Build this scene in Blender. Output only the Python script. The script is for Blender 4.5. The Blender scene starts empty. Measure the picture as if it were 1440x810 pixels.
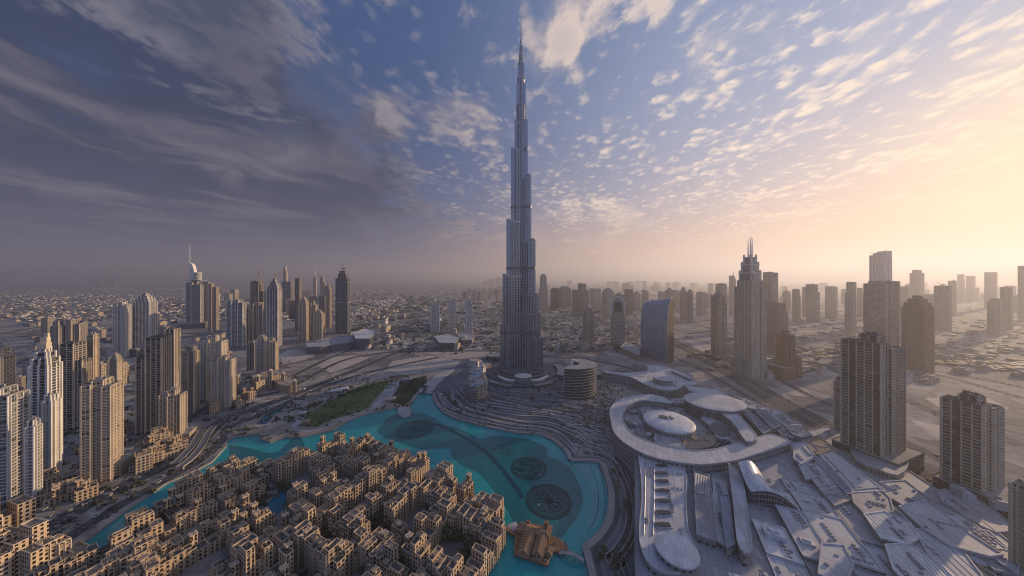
import bpy, math, random
from mathutils import Vector
random.seed(7)
C = bpy.context.scene.collection
R = math.radians
sc = bpy.context.scene

# ---------------------------------------------------------------- camera
CAM_H = 240.0      # metres above the ground
FP, HY = 400.0, 392.0
cd = bpy.data.cameras.new('camera')
cam = bpy.data.objects.new('camera', cd)
C.objects.link(cam)
cam.location = (0, 0, CAM_H)
cam.rotation_euler = (R(90), 0, 0)
cd.sensor_width = 36.0
cd.lens = 10.0
cd.shift_y = -(405.0 - HY) / 1440.0
cd.clip_start = 1.0
cd.clip_end = 200000.0
sc.camera = cam

# ---------------------------------------------------------------- shader expressions
class N:
    """a socket with arithmetic, so that shaders can be written as expressions"""
    def __init__(s, t, k): s.t, s.k = t, k
    def m(s, op, b=None, c=None, clamp=False):
        n = s.t.nodes.new('ShaderNodeMath'); n.operation = op; n.use_clamp = clamp
        for i, v in enumerate((s, b, c)):
            if v is None: continue
            if isinstance(v, N): s.t.links.new(v.k, n.inputs[i])
            else: n.inputs[i].default_value = v
        return N(s.t, n.outputs[0])
    def __add__(s, b): return s.m('ADD', b)
    __radd__ = __add__
    def __sub__(s, b): return s.m('SUBTRACT', b)
    def __rsub__(s, b): return (s * -1.0) + b
    def __mul__(s, b): return s.m('MULTIPLY', b)
    __rmul__ = __mul__
    def __truediv__(s, b): return s.m('DIVIDE', b)
    def __pow__(s, b): return s.m('POWER', b)
    def clamp(s): return s.m('ADD', 0.0, clamp=True)
    def smooth(s, a, b):
        n = s.t.nodes.new('ShaderNodeMapRange'); n.interpolation_type = 'SMOOTHSTEP'
        s.t.links.new(s.k, n.inputs['Value'])
        n.inputs['From Min'].default_value = a; n.inputs['From Max'].default_value = b
        return N(s.t, n.outputs['Result'])
    def lin(s, a, b, c=0.0, d=1.0):
        n = s.t.nodes.new('ShaderNodeMapRange')
        s.t.links.new(s.k, n.inputs['Value'])
        for k, v in (('From Min', a), ('From Max', b), ('To Min', c), ('To Max', d)): n.inputs[k].default_value = v
        return N(s.t, n.outputs['Result'])

def lnk(t, v, sock):
    if isinstance(v, N): t.links.new(v.k, sock)
    elif isinstance(v, (int, float)): sock.default_value = v
    else: sock.default_value = tuple(v) + ((1.0,) if len(v) == 3 and len(sock.default_value) == 4 else ())

def mix(t, f, a, b, blend='MIX'):
    n = t.nodes.new('ShaderNodeMix'); n.data_type = 'RGBA'; n.blend_type = blend
    lnk(t, f, n.inputs[0]); lnk(t, a, n.inputs[6]); lnk(t, b, n.inputs[7])
    return N(t, n.outputs[2])

def vec(t, x, y, z=0.0):
    n = t.nodes.new('ShaderNodeCombineXYZ')
    for i, v in enumerate((x, y, z)): lnk(t, v, n.inputs[i])
    return N(t, n.outputs[0])

def sep(t, v):
    n = t.nodes.new('ShaderNodeSeparateXYZ'); t.links.new(v.k, n.inputs[0])
    return N(t, n.outputs[0]), N(t, n.outputs[1]), N(t, n.outputs[2])

def noise(t, v, scale=1.0, detail=2.0, rough=0.5, dist=0.0):
    n = t.nodes.new('ShaderNodeTexNoise'); n.noise_dimensions = '3D'
    t.links.new(v.k, n.inputs['Vector'])
    n.inputs['Scale'].default_value = scale; n.inputs['Detail'].default_value = detail
    n.inputs['Roughness'].default_value = rough; n.inputs['Distortion'].default_value = dist
    return N(t, n.outputs['Fac'])

def voro(t, v, scale=1.0, out='Distance', feature='F1', rnd=1.0):
    n = t.nodes.new('ShaderNodeTexVoronoi'); n.feature = feature
    t.links.new(v.k, n.inputs['Vector']); n.inputs['Scale'].default_value = scale
    n.inputs['Randomness'].default_value = rnd
    return N(t, n.outputs[out])

def coord(t, which):
    return N(t, t.nodes.new('ShaderNodeTexCoord').outputs[which])

# ---------------------------------------------------------------- world: Nishita sky with a broken cloud deck
SKYK = 6.9
SUN_EL, SUN_AZ = 11.0, 66.0          # degrees; azimuth clockwise from +Y (the way the camera looks)
w = bpy.data.worlds.new('World'); sc.world = w
w.use_nodes = True
t = w.node_tree; t.nodes.clear()
out = t.nodes.new('ShaderNodeOutputWorld'); bg = t.nodes.new('ShaderNodeBackground')
t.links.new(bg.outputs[0], out.inputs[0]); bg.inputs[1].default_value = 0.1
sky = t.nodes.new('ShaderNodeTexSky'); sky.sky_type = 'NISHITA'; sky.sun_disc = False
sky.sun_elevation = R(SUN_EL); sky.sun_rotation = R(SUN_AZ)
sky.altitude = 200; sky.air_density = 1.2; sky.dust_density = 2.0; sky.ozone_density = 2.5
nish = N(t, sky.outputs[0])
D = coord(t, 'Generated')
dx, dy, dz = sep(t, D)

def px_dir(px, py):
    return Vector(((px - 720.0) / FP, 1.0, (HY - py) / FP)).normalized()

def lobe(px, py, sharp):
    """1 in one compass direction of the sky, falling off around it"""
    c = px_dir(px, py)
    return (dx * c.x + dy * c.y + dz * c.z).m('MAXIMUM', 0.0) ** sharp

sunv = Vector((math.sin(R(SUN_AZ)) * math.cos(R(SUN_EL)), math.cos(R(SUN_AZ)) * math.cos(R(SUN_EL)), math.sin(R(SUN_EL))))
sund = (dx * sunv.x + dy * sunv.y + dz * sunv.z).m('MAXIMUM', 0.0)
glow_wide = sund ** 3.0
glow_mid = sund ** 9.5
glow_tight = sund ** 70.0
el = dz.m('MAXIMUM', 0.0)
# low = (1.0 - el.m('MINIMUM', 1.0)) ** 6.0       # 1 at the horizon, fades upwards

# the clouds live on a flat deck: project the view direction on to it
zc = el + 0.06
p = vec(t, dx / zc, dy / zc, 0.0)
pxx, pyy, _ = sep(t, p)
# wind-drawn along the viewing axis, a few degrees off
ang = R(-8)
qx = pxx * math.cos(ang) + pyy * math.sin(ang)
qy = pyy * math.cos(ang) - pxx * math.sin(ang)
warp = noise(t, vec(t, pxx, pyy, 3.0), 1.3, 3.0, 0.5) - 0.5
big = noise(t, vec(t, qx * 1.0 + warp * 0.5, qy * 0.42, 1.7), 0.75, 4.0, 0.52)
mid = noise(t, vec(t, qx + warp * 0.7, qy * 0.6, 9.1), 2.6, 6.0, 0.58)
fine = noise(t, vec(t, qx + warp * 0.35, qy * 0.8, 4.4), 12.0, 6.0, 0.65)
cells = voro(t, vec(t, qx + fine * 0.12, qy * 0.8 + mid * 0.12, 0.0), 15.0, 'Distance', 'SMOOTH_F1')
streak = noise(t, vec(t, qx * 1.8 + warp * 1.0, qy * 0.55, 6.6), 2.0, 5.0, 0.6)

# where the deck is thick, broken or open
heavy = (lobe(140, 20, 11) * 0.95 + lobe(290, 90, 50) * 0.45 + lobe(40, 260, 16) * 0.65 + lobe(300, 290, 18) * 0.45 + lobe(-300, 100, 2) * 0.5).m('MINIMUM', 1.2)
hole = lobe(440, 50, 110) * 0.85 + lobe(390, 185, 420) * 0.55 + lobe(470, 120, 160) * 0.30 + lobe(110, 150, 330) * 0.45 + lobe(20, 120, 250) * 0.4 + lobe(890, 110, 110) * 0.55 + lobe(1010, 60, 110) * 0.45 + lobe(640, 20, 120) * 0.40 + lobe(560, 60, 160) * 0.3
bright = lobe(800, 60, 170) * 0.55 + lobe(900, 8, 260) * 0.65 + lobe(345, 70, 300) * 0.85 + lobe(370, 130, 900) * 0.4 + lobe(530, 165, 420) * 0.55 + lobe(650, 190, 170) * 0.30 + lobe(1130, 170, 70) * 0.22 + lobe(1300, 60, 120) * 0.2 + lobe(1420, 40, 120) * .15

# thick cloud
cov = big * 0.60 + mid * 0.46 + streak * 0.10 + heavy * 0.25 + bright * 0.26 - hole * 0.34
thick = cov.smooth(0.58, 0.78)
# thin mottled cloud (cirrocumulus) in the open parts
puff = (fine * 0.85 + (1.0 - cells) * 0.50 + mid * 0.60 + bright * 0.20 + streak * 0.22 - hole * 0.10)
thin = puff.smooth(1.10, 1.42)
# wisps drawn out along the wind
wisp = (streak * 0.62 + mid * 0.35 + fine * 0.3).smooth(0.66, 0.95)

# colours (linear, before the 0.1 background strength)
K = SKYK
def col(r, g, b):
    f = lambda v: ((v / 255.0 + 0.055) / 1.055) ** 2.4 if v > 10 else v / 255.0 / 12.92
    return (f(r) * K, f(g) * K, f(b) * K)
azr = dx.lin(-0.85, 0.85)          # 0 left, 1 right
# clear sky: Nishita, deepened to the photograph's blue at the left, paling to the sun
clear = mix(t, 0.85, nish, mix(t, azr.smooth(0.3, 0.95), col(44, 80, 132), col(138, 158, 196)))
hz_col = mix(t, azr.smooth(0.22, 0.80), col(82, 88, 118), col(212, 172, 152))
clear = mix(t, ((1.0 - el) ** 5.0) * 0.85, clear, hz_col)
lit = mix(t, azr.smooth(0.10, 0.90), col(146, 142, 152), col(255, 232, 214))
shade = mix(t, azr.smooth(0.25, 1.0), col(42, 57, 88), col(170, 164, 186))
# cloud shading: thin edges catch light, thick middles go grey
edge = (1.0 - (cov + fine * 0.10 - 0.05).smooth(0.62, 0.84))
lightness = (edge * 0.50 + bright * 0.70 + glow_wide * 0.35 - heavy * 0.60 + (fine - 0.5) * 1.3 + (mid - 0.5) * 1.8 + 0.05).clamp()
cloud = mix(t, lightness, shade, lit)
c1 = mix(t, ((thin * 0.60 + wisp * 0.42) * azr.lin(0.3, 1.0, 0.95, 1.35)).clamp() * (1.0 - heavy * 0.45).clamp(), clear, lit)
c2 = mix(t, thick * 0.92, c1, cloud)
# three big cumulus heads with ragged edges
rag = (mid - 0.5) * 1.5 + (fine - 0.5) * 0.9
f1 = lobe(285, 0, 40).m('MAXIMUM', lobe(350, 85, 260)).m('MAXIMUM', lobe(372, 130, 700) * 0.9)
f2 = lobe(795, 60, 420).m('MAXIMUM', lobe(850, 32, 420)).m('MAXIMUM', lobe(925, 2, 420)) * 0.95
f3 = (lobe(545, 165, 900) * 0.8).m('MAXIMUM', lobe(655, 195, 500) * 0.68).m('MAXIMUM', lobe(690, 90, 200) * .62)
for f_, k_, cs in ((f1, 0.92, (58, 72, 98)), (f2, 0.95, (150, 148, 168)), (f3, 0.8, (110, 112, 138))):
    body = (f_ + rag).smooth(0.46, 0.88)
    inner = ((f_ + rag * 0.7).smooth(0.60, 1.0))
    c2 = mix(t, body * k_, c2, mix(t, (inner * (0.9 if k_ == 0.92 else 0.35)).clamp(), lit, col(*cs)))
# streaked grey deck low on the left
deck = noise(t, vec(t, qx * 1.2 + warp * 1.6, qy * 0.7, 2.2), 1.3, 8.0, 0.60)
dk = mix(t, deck.smooth(0.42, 0.74), col(44, 58, 88), col(112, 108, 122))
c3 = mix(t, (lobe(80, 285, 9) * 1.25 * deck.smooth(0.25, 0.55) + lobe(330, 300, 12) * 0.35 * deck.smooth(0.4, 0.6)).clamp(), c2, dk)
# horizon veil
veil = (el.smooth(-0.02, 0.26) * -1.0 + 1.0)
c4 = mix(t, veil * 0.95, c3, hz_col)
# pink-orange dusk towards the sun, and its glow
c5 = mix(t, (glow_mid * 0.54 * (1.0 - el.smooth(0.02, 0.50))).clamp(), c4, col(255, 198, 128))
c6 = mix(t, (glow_tight * 0.60 * el.smooth(-0.02, 0.14)).clamp(), c5, (K * 0.95, K * 0.74, K * 0.42))
# the broken streaks still catch light in front of the glow
c6 = mix(t, ((thin * 0.55 + wisp * 0.30 + thick * 0.2).clamp() * azr.smooth(0.55, 0.95) * el.smooth(0.05, 0.22) * 0.75), c6, (K * 1.02, K * 0.86, K * 0.68))
# unseen sky behind the camera: bright clear blue added as cool fill light
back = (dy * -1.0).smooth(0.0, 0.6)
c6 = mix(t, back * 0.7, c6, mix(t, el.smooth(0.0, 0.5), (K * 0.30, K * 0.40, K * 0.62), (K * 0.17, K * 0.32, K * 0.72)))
# below the horizon: dull ground tone
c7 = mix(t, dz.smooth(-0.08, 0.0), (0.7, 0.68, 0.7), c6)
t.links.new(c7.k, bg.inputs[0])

# ---------------------------------------------------------------- sun
sl = bpy.data.lights.new('sun', 'SUN'); sl.energy = 5.0; sl.angle = R(0.6); sl.color = (1.0, 0.70, 0.42)
sun = bpy.data.objects.new('sun', sl); C.objects.link(sun)
sun.rotation_euler = sunv.to_track_quat('Z', 'Y').to_euler()
sun.location = (1200, 600, 1500)

sc.view_settings.view_transform = 'Standard'
sc.view_settings.look = 'None'
sc.view_settings.exposure = 0.55
sc.view_settings.gamma = 1.0
sc.render.engine = 'CYCLES'
cy = sc.cycles
cy.use_denoising = True
cy.filter_width = 1.1
cy.use_adaptive_sampling = True; cy.adaptive_threshold = 0.004
cy.max_bounces = 4; cy.diffuse_bounces = 2; cy.glossy_bounces = 2; cy.transmission_bounces = 2
cy.volume_bounces = 0; cy.transparent_max_bounces = 6
cy.sample_clamp_indirect = 4.0
# ================================================================ helpers
def G(px, py, z=0.0):
    """point at height z seen at a pixel of the 1440 x 810 photograph: used to survey the site plan"""
    Y = FP * (CAM_H - z) / (py - HY)
    return ((px - 720.0) * Y / FP, Y)

def tag(o, label=None, cat=None, group=None, kind=None):
    if label: o['label'] = label
    if cat: o['category'] = cat
    if group: o['group'] = group
    if kind: o['kind'] = kind
    return o

def empty(name, loc, label, cat, group=None, rz=0.0):
    o = bpy.data.objects.new(name, None); C.objects.link(o)
    o.location = loc; o.rotation_euler = (0, 0, rz); o.empty_display_size = 5
    return tag(o, label, cat, group)

class MB:
    """collects shapes; build() links them as one mesh object. UVs are metres: along the wall, up the wall."""
    def __init__(s): s.v, s.f, s.uv, s.mi = [], [], [], []
    def face(s, pts, uvs=None, mi=0):
        b = len(s.v); s.v += [tuple(p) for p in pts]
        s.f.append(tuple(range(b, b + len(pts))))
        s.uv += list(uvs) if uvs else [(p[0], p[1]) for p in pts]
        s.mi.append(mi)
    def prism(s, poly, z0, z1, top=True, bottom=False, mi=0, topmi=None, u0=0.0):
        """poly: counter-clockwise outline"""
        u = u0; n = len(poly)
        for i in range(n):
            a, b = poly[i], poly[(i + 1) % n]
            L = math.hypot(b[0] - a[0], b[1] - a[1])
            s.face([(a[0], a[1], z0), (b[0], b[1], z0), (b[0], b[1], z1), (a[0], a[1], z1)],
                   [(u, z0), (u + L, z0), (u + L, z1), (u, z1)], mi)
            u += L
        if top: s.cap(poly, z1, mi if topmi is None else topmi)
        if bottom: s.cap(poly[::-1], z0, mi)
    def cap(s, poly, z, mi=0, holes=()):
        if not holes and len(poly) <= 4:
            s.face([(x, y, z) for x, y in poly], None, mi); return
        loops = [[Vector((x, y, 0)) for x, y in poly]] + [[Vector((x, y, 0)) for x, y in h] for h in holes]
        from mathutils.geometry import tessellate_polygon
        flat = [q for l in loops for q in l]
        up = area(poly) > 0
        for tr in tessellate_polygon(loops):
            a, b, c = (flat[i] for i in tr)
            cr = (b.x - a.x) * (c.y - a.y) - (b.y - a.y) * (c.x - a.x)
            if abs(cr) < 1e-9: continue
            if (cr < 0) == up: b, c = c, b
            s.face([(q.x, q.y, z) for q in (a, b, c)], None, mi)
    def obox(s, o, d, u0, u1, w0, w1, z0, z1, mi=0, bottom=True):
        """box in the frame of a wall: o origin, d unit direction; w measured outwards (to the right of d)"""
        nx, ny = d[1], -d[0]
        P = lambda u, w: (o[0] + d[0] * u + nx * w, o[1] + d[1] * u + ny * w)
        s.prism([P(u0, w1), P(u1, w1), P(u1, w0), P(u0, w0)], z0, z1, True, bottom, mi)
    def box(s, cx, cy, sx, sy, z0, z1, rz=0.0, mi=0, bottom=False):
        s.prism(rect(cx, cy, sx, sy, rz), z0, z1, True, bottom, mi)
    def loft(s, rings, cap=True, mi=0):
        """rings: lists of 3D points, same count"""
        n = len(rings[0]); v = 0.0
        for r0, r1 in zip(rings, rings[1:]):
            u = 0.0
            h = abs(r1[0][2] - r0[0][2]) + 1e-4
            for i in range(n):
                j = (i + 1) % n
                L = math.dist(r0[i][:2], r0[j][:2])
                s.face([r0[i], r0[j], r1[j], r1[i]], [(u, r0[i][2]), (u + L, r0[j][2]), (u + L, r1[j][2]), (u, r1[i][2])], mi)
                u += L
        if cap:
            r = rings[-1]
            c = (sum(p[0] for p in r) / n, sum(p[1] for p in r) / n, sum(p[2] for p in r) / n)
            for i in range(n): s.face([r[i], r[(i + 1) % n], c], None, mi)
    def tube(s, pts, rad, n=6, mi=0):
        for a, b in zip(pts, pts[1:]):
            a, b = Vector(a), Vector(b); d = (b - a).normalized()
            e = d.cross(Vector((0, 0, 1)) if abs(d.z) < 0.9 else Vector((1, 0, 0))).normalized(); g = d.cross(e)
            ra = rad if isinstance(rad, (int, float)) else rad[0]
            ring = [(e * math.cos(k * 2 * math.pi / n) + g * math.sin(k * 2 * math.pi / n)) * ra for k in range(n)]
            for k in range(n):
                q = (k + 1) % n
                s.face([a + ring[q], a + ring[k], b + ring[k], b + ring[q]], [(0, 0), (1, 0), (1, 1), (0, 1)], mi)
            s.face([b + x for x in reversed(ring)], None, mi); s.face([a + x for x in ring], None, mi)
    def build(s, name, mats, parent=None, loc=None, smooth=False):
        me = bpy.data.meshes.new(name)
        me.from_pydata(s.v, [], s.f)
        uvl = me.uv_layers.new(name='UVMap')
        flat = []
        for u in s.uv: flat += [u[0], u[1]]
        uvl.data.foreach_set('uv', flat)
        if not isinstance(mats, (list, tuple)): mats = [mats]
        for m in mats: me.materials.append(m)
        if len(mats) > 1: me.polygons.foreach_set('material_index', s.mi)
        if smooth: me.polygons.foreach_set('use_smooth', [True] * len(me.polygons))
        me.update()
        o = bpy.data.objects.new(name, me); C.objects.link(o)
        if parent: o.parent = parent
        if loc: o.location = loc
        return o

def area(p):
    return 0.5 * sum(p[i][0] * p[(i + 1) % len(p)][1] - p[(i + 1) % len(p)][0] * p[i][1] for i in range(len(p)))
def ccw(p): return list(p) if area(p) > 0 else list(p)[::-1]
def rect(cx, cy, sx, sy, rz=0.0):
    c, s_ = math.cos(rz), math.sin(rz)
    return [(cx + x * sx * c - y * sy * s_, cy + x * sx * s_ + y * sy * c) for x, y in ((-.5, -.5), (.5, -.5), (.5, .5), (-.5, .5))]
def ell(cx, cy, rx, ry, n=32, rz=0.0, a0=0.0):
    c, s_ = math.cos(rz), math.sin(rz)
    o = []
    for k in range(n):
        a = a0 + k * 2 * math.pi / n; x, y = rx * math.cos(a), ry * math.sin(a)
        o.append((cx + x * c - y * s_, cy + x * s_ + y * c))
    return o
def offs(poly, d):
    """offset a closed ccw outline outwards by d (inwards if negative)"""
    n = len(poly); o = []
    for i in range(n):
        p, q, r = Vector(poly[i - 1]), Vector(poly[i]), Vector(poly[(i + 1) % n])
        a = (q - p).normalized(); b = (r - q).normalized()
        na, nb = Vector((a.y, -a.x)), Vector((b.y, -b.x))
        m = na + nb
        if m.length < 1e-6: m = na
        m.normalize(); k = max(0.35, m.dot(na))
        o.append(tuple(q + m * (d / k)))
    return o
def line_offs(pts, d):
    """offset an open polyline to its left by d"""
    o = []
    for i in range(len(pts)):
        a = Vector(pts[max(0, i - 1)]); b = Vector(pts[min(len(pts) - 1, i + 1)])
        t_ = (b - a).normalized()
        o.append((pts[i][0] - t_.y * d, pts[i][1] + t_.x * d))
    return o
def smooth_line(pts, k=6):
    """Catmull-Rom through the points"""
    P = [pts[0]] + list(pts) + [pts[-1]]; o = []
    for i in range(1, len(P) - 2):
        for j in range(k):
            t_ = j / k
            o.append(tuple(0.5 * ((2 * P[i][c]) + (-P[i - 1][c] + P[i + 1][c]) * t_ + (2 * P[i - 1][c] - 5 * P[i][c] + 4 * P[i + 1][c] - P[i + 2][c]) * t_ ** 2
                                  + (-P[i - 1][c] + 3 * P[i][c] - 3 * P[i + 1][c] + P[i + 2][c]) * t_ ** 3) for c in (0, 1)))
    o.append(tuple(pts[-1])); return o
def resample(pts, step):
    o = [pts[0]]; acc = 0.0
    for a, b in zip(pts, pts[1:]):
        L = math.dist(a, b); s_ = step - acc
        while s_ <= L:
            o.append((a[0] + (b[0] - a[0]) * s_ / L, a[1] + (b[1] - a[1]) * s_ / L)); s_ += step
        acc = (acc + L) % step
    return o
def inside(p, poly):
    x, y = p; c = False; j = len(poly) - 1
    for i in range(len(poly)):
        if (poly[i][1] > y) != (poly[j][1] > y) and x < (poly[j][0] - poly[i][0]) * (y - poly[i][1]) / (poly[j][1] - poly[i][1]) + poly[i][0]: c = not c
        j = i
    return c

# ================================================================ materials
MATS = {}
def new_mat(name):
    m = bpy.data.materials.new(name); m.use_nodes = True
    MATS[name] = m
    return m, m.node_tree, m.node_tree.nodes['Principled BSDF']

def bump(t, b, h, strength=0.3, dist=0.3):
    n = t.nodes.new('ShaderNodeBump'); n.inputs['Strength'].default_value = strength; n.inputs['Distance'].default_value = dist
    t.links.new(h.k, n.inputs['Height']); t.links.new(n.outputs[0], b.inputs['Normal'])

def plain(name, c, rough=0.8, metal=0.0, var=0.25, scale=0.05, fine=0.6, spec=0.15):
    """matt surface with weathering at two scales"""
    if name in MATS: return MATS[name]
    m, t, b = new_mat(name)
    o = coord(t, 'Object')
    f = noise(t, o, scale, 5, 0.6) * 0.65 + noise(t, o, fine, 3, 0.6) * 0.35
    k = f.lin(0.3, 0.7, 1.0 - var, 1.0 + var)
    cc = mix(t, 1.0, c, vec(t, k, k, k), 'MULTIPLY')
    lnk(t, cc, b.inputs['Base Color']); b.inputs['Roughness'].default_value = rough; b.inputs['Metallic'].default_value = metal
    b.inputs['Specular IOR Level'].default_value = spec
    return m

def facade(name, wall, glass=(0.035, 0.045, 0.06), bay=3.2, floor=3.5, wu=0.62, wv=0.55, grough=0.12, gmetal=0.0, lit=0.12, wrough=0.75, var=0.2, wmetal=0.0, base=0.25, vband=0.0):
    """wall with a window in every bay of every floor, laid out in metres along and up the wall"""
    if name in MATS: return MATS[name]
    m, t, b = new_mat(name)
    n = t.nodes.new('ShaderNodeUVMap'); n.uv_map = 'UVMap'
    u, v, _ = sep(t, N(t, n.outputs[0]))
    u = u / bay; v = v / floor
    fu, fv = u.m('FRACT'), v.m('FRACT')
    iu, iv = u.m('FLOOR'), v.m('FLOOR')
    au = (fu - 0.5).m('ABSOLUTE'); av = (fv - (base + wv * 0.5)).m('ABSOLUTE')
    mask = au.m('LESS_THAN', wu * 0.5) * av.m('LESS_THAN', wv * 0.5)
    geo = t.nodes.new('ShaderNodeNewGeometry')
    _, _, nz = sep(t, N(t, geo.outputs['Normal']))
    mask = mask * nz.m('ABSOLUTE').m('LESS_THAN', 0.7)
    wn = t.nodes.new('ShaderNodeTexWhiteNoise'); wn.noise_dimensions = '3D'
    t.links.new(vec(t, iu, iv, 1.0).k, wn.inputs['Vector'])
    rnd = N(t, wn.outputs['Value'])
    o = coord(t, 'Object')
    wf = noise(t, o, 0.06, 4, 0.6) * 0.6 + noise(t, o, 0.7, 3, 0.6) * 0.4
    k = wf.lin(0.3, 0.7, 1 - var, 1 + var)
    wc = mix(t, 1.0, wall, vec(t, k, k, k), 'MULTIPLY')
    gk = rnd.lin(0, 1, 0.55, 1.5)
    gc = mix(t, 1.0, glass, vec(t, gk, gk, gk), 'MULTIPLY')
    gc = mix(t, rnd.m('GREATER_THAN', 1 - lit) * 0.6, gc, (0.34, 0.30, 0.25))   # drawn blinds
    bc = mix(t, mask, wc, gc)
    if vband:
        kb = (u * bay / vband).m('FRACT').m('LESS_THAN', 0.38).lin(0, 1, 1.25, 0.42)
        bc = mix(t, 1.0, bc, vec(t, kb, kb, kb), 'MULTIPLY')
    lnk(t, bc, b.inputs['Base Color'])
    lnk(t, mask * (grough - wrough) + wrough + (rnd - 0.5) * mask * 0.08, b.inputs['Roughness'])
    lnk(t, mask * (gmetal - wmetal) + wmetal, b.inputs['Metallic'])
    lnk(t, mask * 0.4 + 0.12, b.inputs['Specular IOR Level'])
    bump(t, b, mask * -1.0, 0.6, 0.25)
    return m

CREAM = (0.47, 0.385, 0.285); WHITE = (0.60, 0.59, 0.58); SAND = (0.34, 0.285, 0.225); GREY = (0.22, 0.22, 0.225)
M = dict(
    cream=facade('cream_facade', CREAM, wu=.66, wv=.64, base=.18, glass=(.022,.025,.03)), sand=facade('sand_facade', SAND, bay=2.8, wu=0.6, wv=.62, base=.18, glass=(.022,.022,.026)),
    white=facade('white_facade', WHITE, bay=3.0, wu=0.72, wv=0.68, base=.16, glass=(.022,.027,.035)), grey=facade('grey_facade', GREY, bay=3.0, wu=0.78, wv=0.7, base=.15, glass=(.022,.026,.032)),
    brown=facade('brown_facade', (0.24, 0.15, 0.085), bay=2.6, wu=0.6, wv=0.6, glass=(0.05, 0.04, 0.03)),
    stone=facade('pale_stone_facade', (0.40, 0.34, 0.28), bay=2.6, wu=0.5, wv=0.6),
    curtain=facade('blue_glass_curtain_wall', (0.16, 0.17, 0.18), glass=(0.16, 0.19, 0.24), bay=1.8, floor=3.8, wu=0.9, wv=0.78, base=0.14, grough=0.14, gmetal=0.65, lit=0.04, wmetal=0.4, wrough=0.4),
    darkglass=facade('dark_glass_curtain_wall', (0.10, 0.10, 0.11), glass=(0.028, 0.032, 0.04), bay=2.4, floor=3.8, wu=0.88, wv=0.74, base=0.15, grough=0.1, gmetal=0.4, lit=0.06, wmetal=0.2, wrough=0.5),
    bronze=facade('bronze_glass_curtain_wall', (0.17, 0.13, 0.09), glass=(0.14, 0.11, 0.08), bay=2.2, floor=3.8, wu=0.8, wv=0.7, base=0.15, grough=0.18, gmetal=0.5, lit=0.06),
    conc=plain('weathered_concrete', (0.27, 0.255, 0.24)), slab=plain('cream_balcony_render', (0.55, 0.465, 0.36), 0.75),
    slabw=plain('white_balcony_render', (0.62, 0.59, 0.55), 0.7), slabd=plain('grey_balcony_render', (0.26, 0.26, 0.27), 0.7),
    slabb=plain('brown_balcony_render', (0.30, 0.20, 0.12), 0.75),
    roof=plain('roof_gravel', (0.30, 0.29, 0.275), 0.9, var=0.35, scale=0.2), roofd=plain('dark_roof_felt', (0.14, 0.14, 0.145), 0.85, var=0.3, scale=0.2),
    metal=plain('grey_steel', (0.42, 0.43, 0.45), 0.4, 0.8, var=0.15), steel=plain('white_painted_steel', (0.7, 0.7, 0.7), 0.45, 0.2, var=0.1),
    wood=plain('weathered_timber', (0.20, 0.115, 0.06), 0.8, var=0.4, scale=0.4, fine=2.0),
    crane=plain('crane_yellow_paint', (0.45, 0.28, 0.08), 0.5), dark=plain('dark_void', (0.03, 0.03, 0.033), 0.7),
    crystal=plain('pale_gold_cladding', (0.52, 0.40, 0.27), 0.35, 0.5, var=0.15),
)

# ================================================================ towers
def proj(x, y, z=0.0): return 720 + FP * x / y, HY + FP * (CAM_H - z) / y

def fit(poly, xl, xr, yb):
    """scale and place a unit outline so that its base spans the surveyed bearings and its near corner meets the ground at yb"""
    Y = FP * CAM_H / (yb - HY); cx, cy_, s = ((xl + xr) / 2 - 720) * Y / FP, Y, (xr - xl) * Y / FP
    for _ in range(60):
        P = [proj(cx + x * s, cy_ + y * s) for x, y in poly]
        a, b, c = min(q[0] for q in P), max(q[0] for q in P), max(q[1] for q in P)
        s *= ((xr - xl) / (b - a)) ** 0.7
        cx += ((xl + xr) / 2 - (a + b) / 2) * cy_ / FP * 0.8
        cy_ += (c - yb) * cy_ * cy_ / (FP * CAM_H) * 0.7
    return cx, cy_, s

def wall_detail(B, P_, a, b, z0, z1, fl, style, rng, depth=1.15):
    """balcony stacks, piers and ledges on one straight wall from a to b (outside is to the right)"""
    L = math.dist(a, b)
    if L < 3: return
    d = ((b[0] - a[0]) / L, (b[1] - a[1]) / L)
    nf = max(1, int((z1 - z0) / fl))
    seg = style.get('seg', 7.0)
    n = max(1, round(L / seg)); w_ = L / n
    pier = style.get('pier', 0.7)
    pat = style.get('pattern', 'bwb')
    for i in range(n + 1):
        if pier > 0:
            c = min(max(i * w_, pier / 2), L - pier / 2)
            P_.obox(a, d, c - pier / 2, c + pier / 2, -0.1, style.get('pdepth', 0.9) + (0.35 if i in (0, n) else 0.0), z0, z1 + style.get('prise', 0.0))
    off = rng.randrange(len(pat)) if style.get('shift') else 0
    for i in range(n):
        k = pat[(i + off) % len(pat)]
        u0, u1 = i * w_ + pier / 2, (i + 1) * w_ - pier / 2
        if k == 'b':
            B.append(MB())
            for f in range(1, nf):
                z = z0 + f * fl
                if rng.random() < style.get('gap', 0.03): continue
                B[-1].obox(a, d, u0 + 0.1, u1 - 0.1, -0.05, depth, z - 0.18, z + 0.42)
        elif k == 's':
            for f in range(1, nf):
                z = z0 + f * fl
                P_.obox(a, d, u0, u1, -0.05, 0.55, z - 0.25, z + 0.25)
        elif k == 'm':
            mid = (u0 + u1) / 2
            P_.obox(a, d, mid - 0.22, mid + 0.22, -0.05, 0.6, z0, z1)

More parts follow.
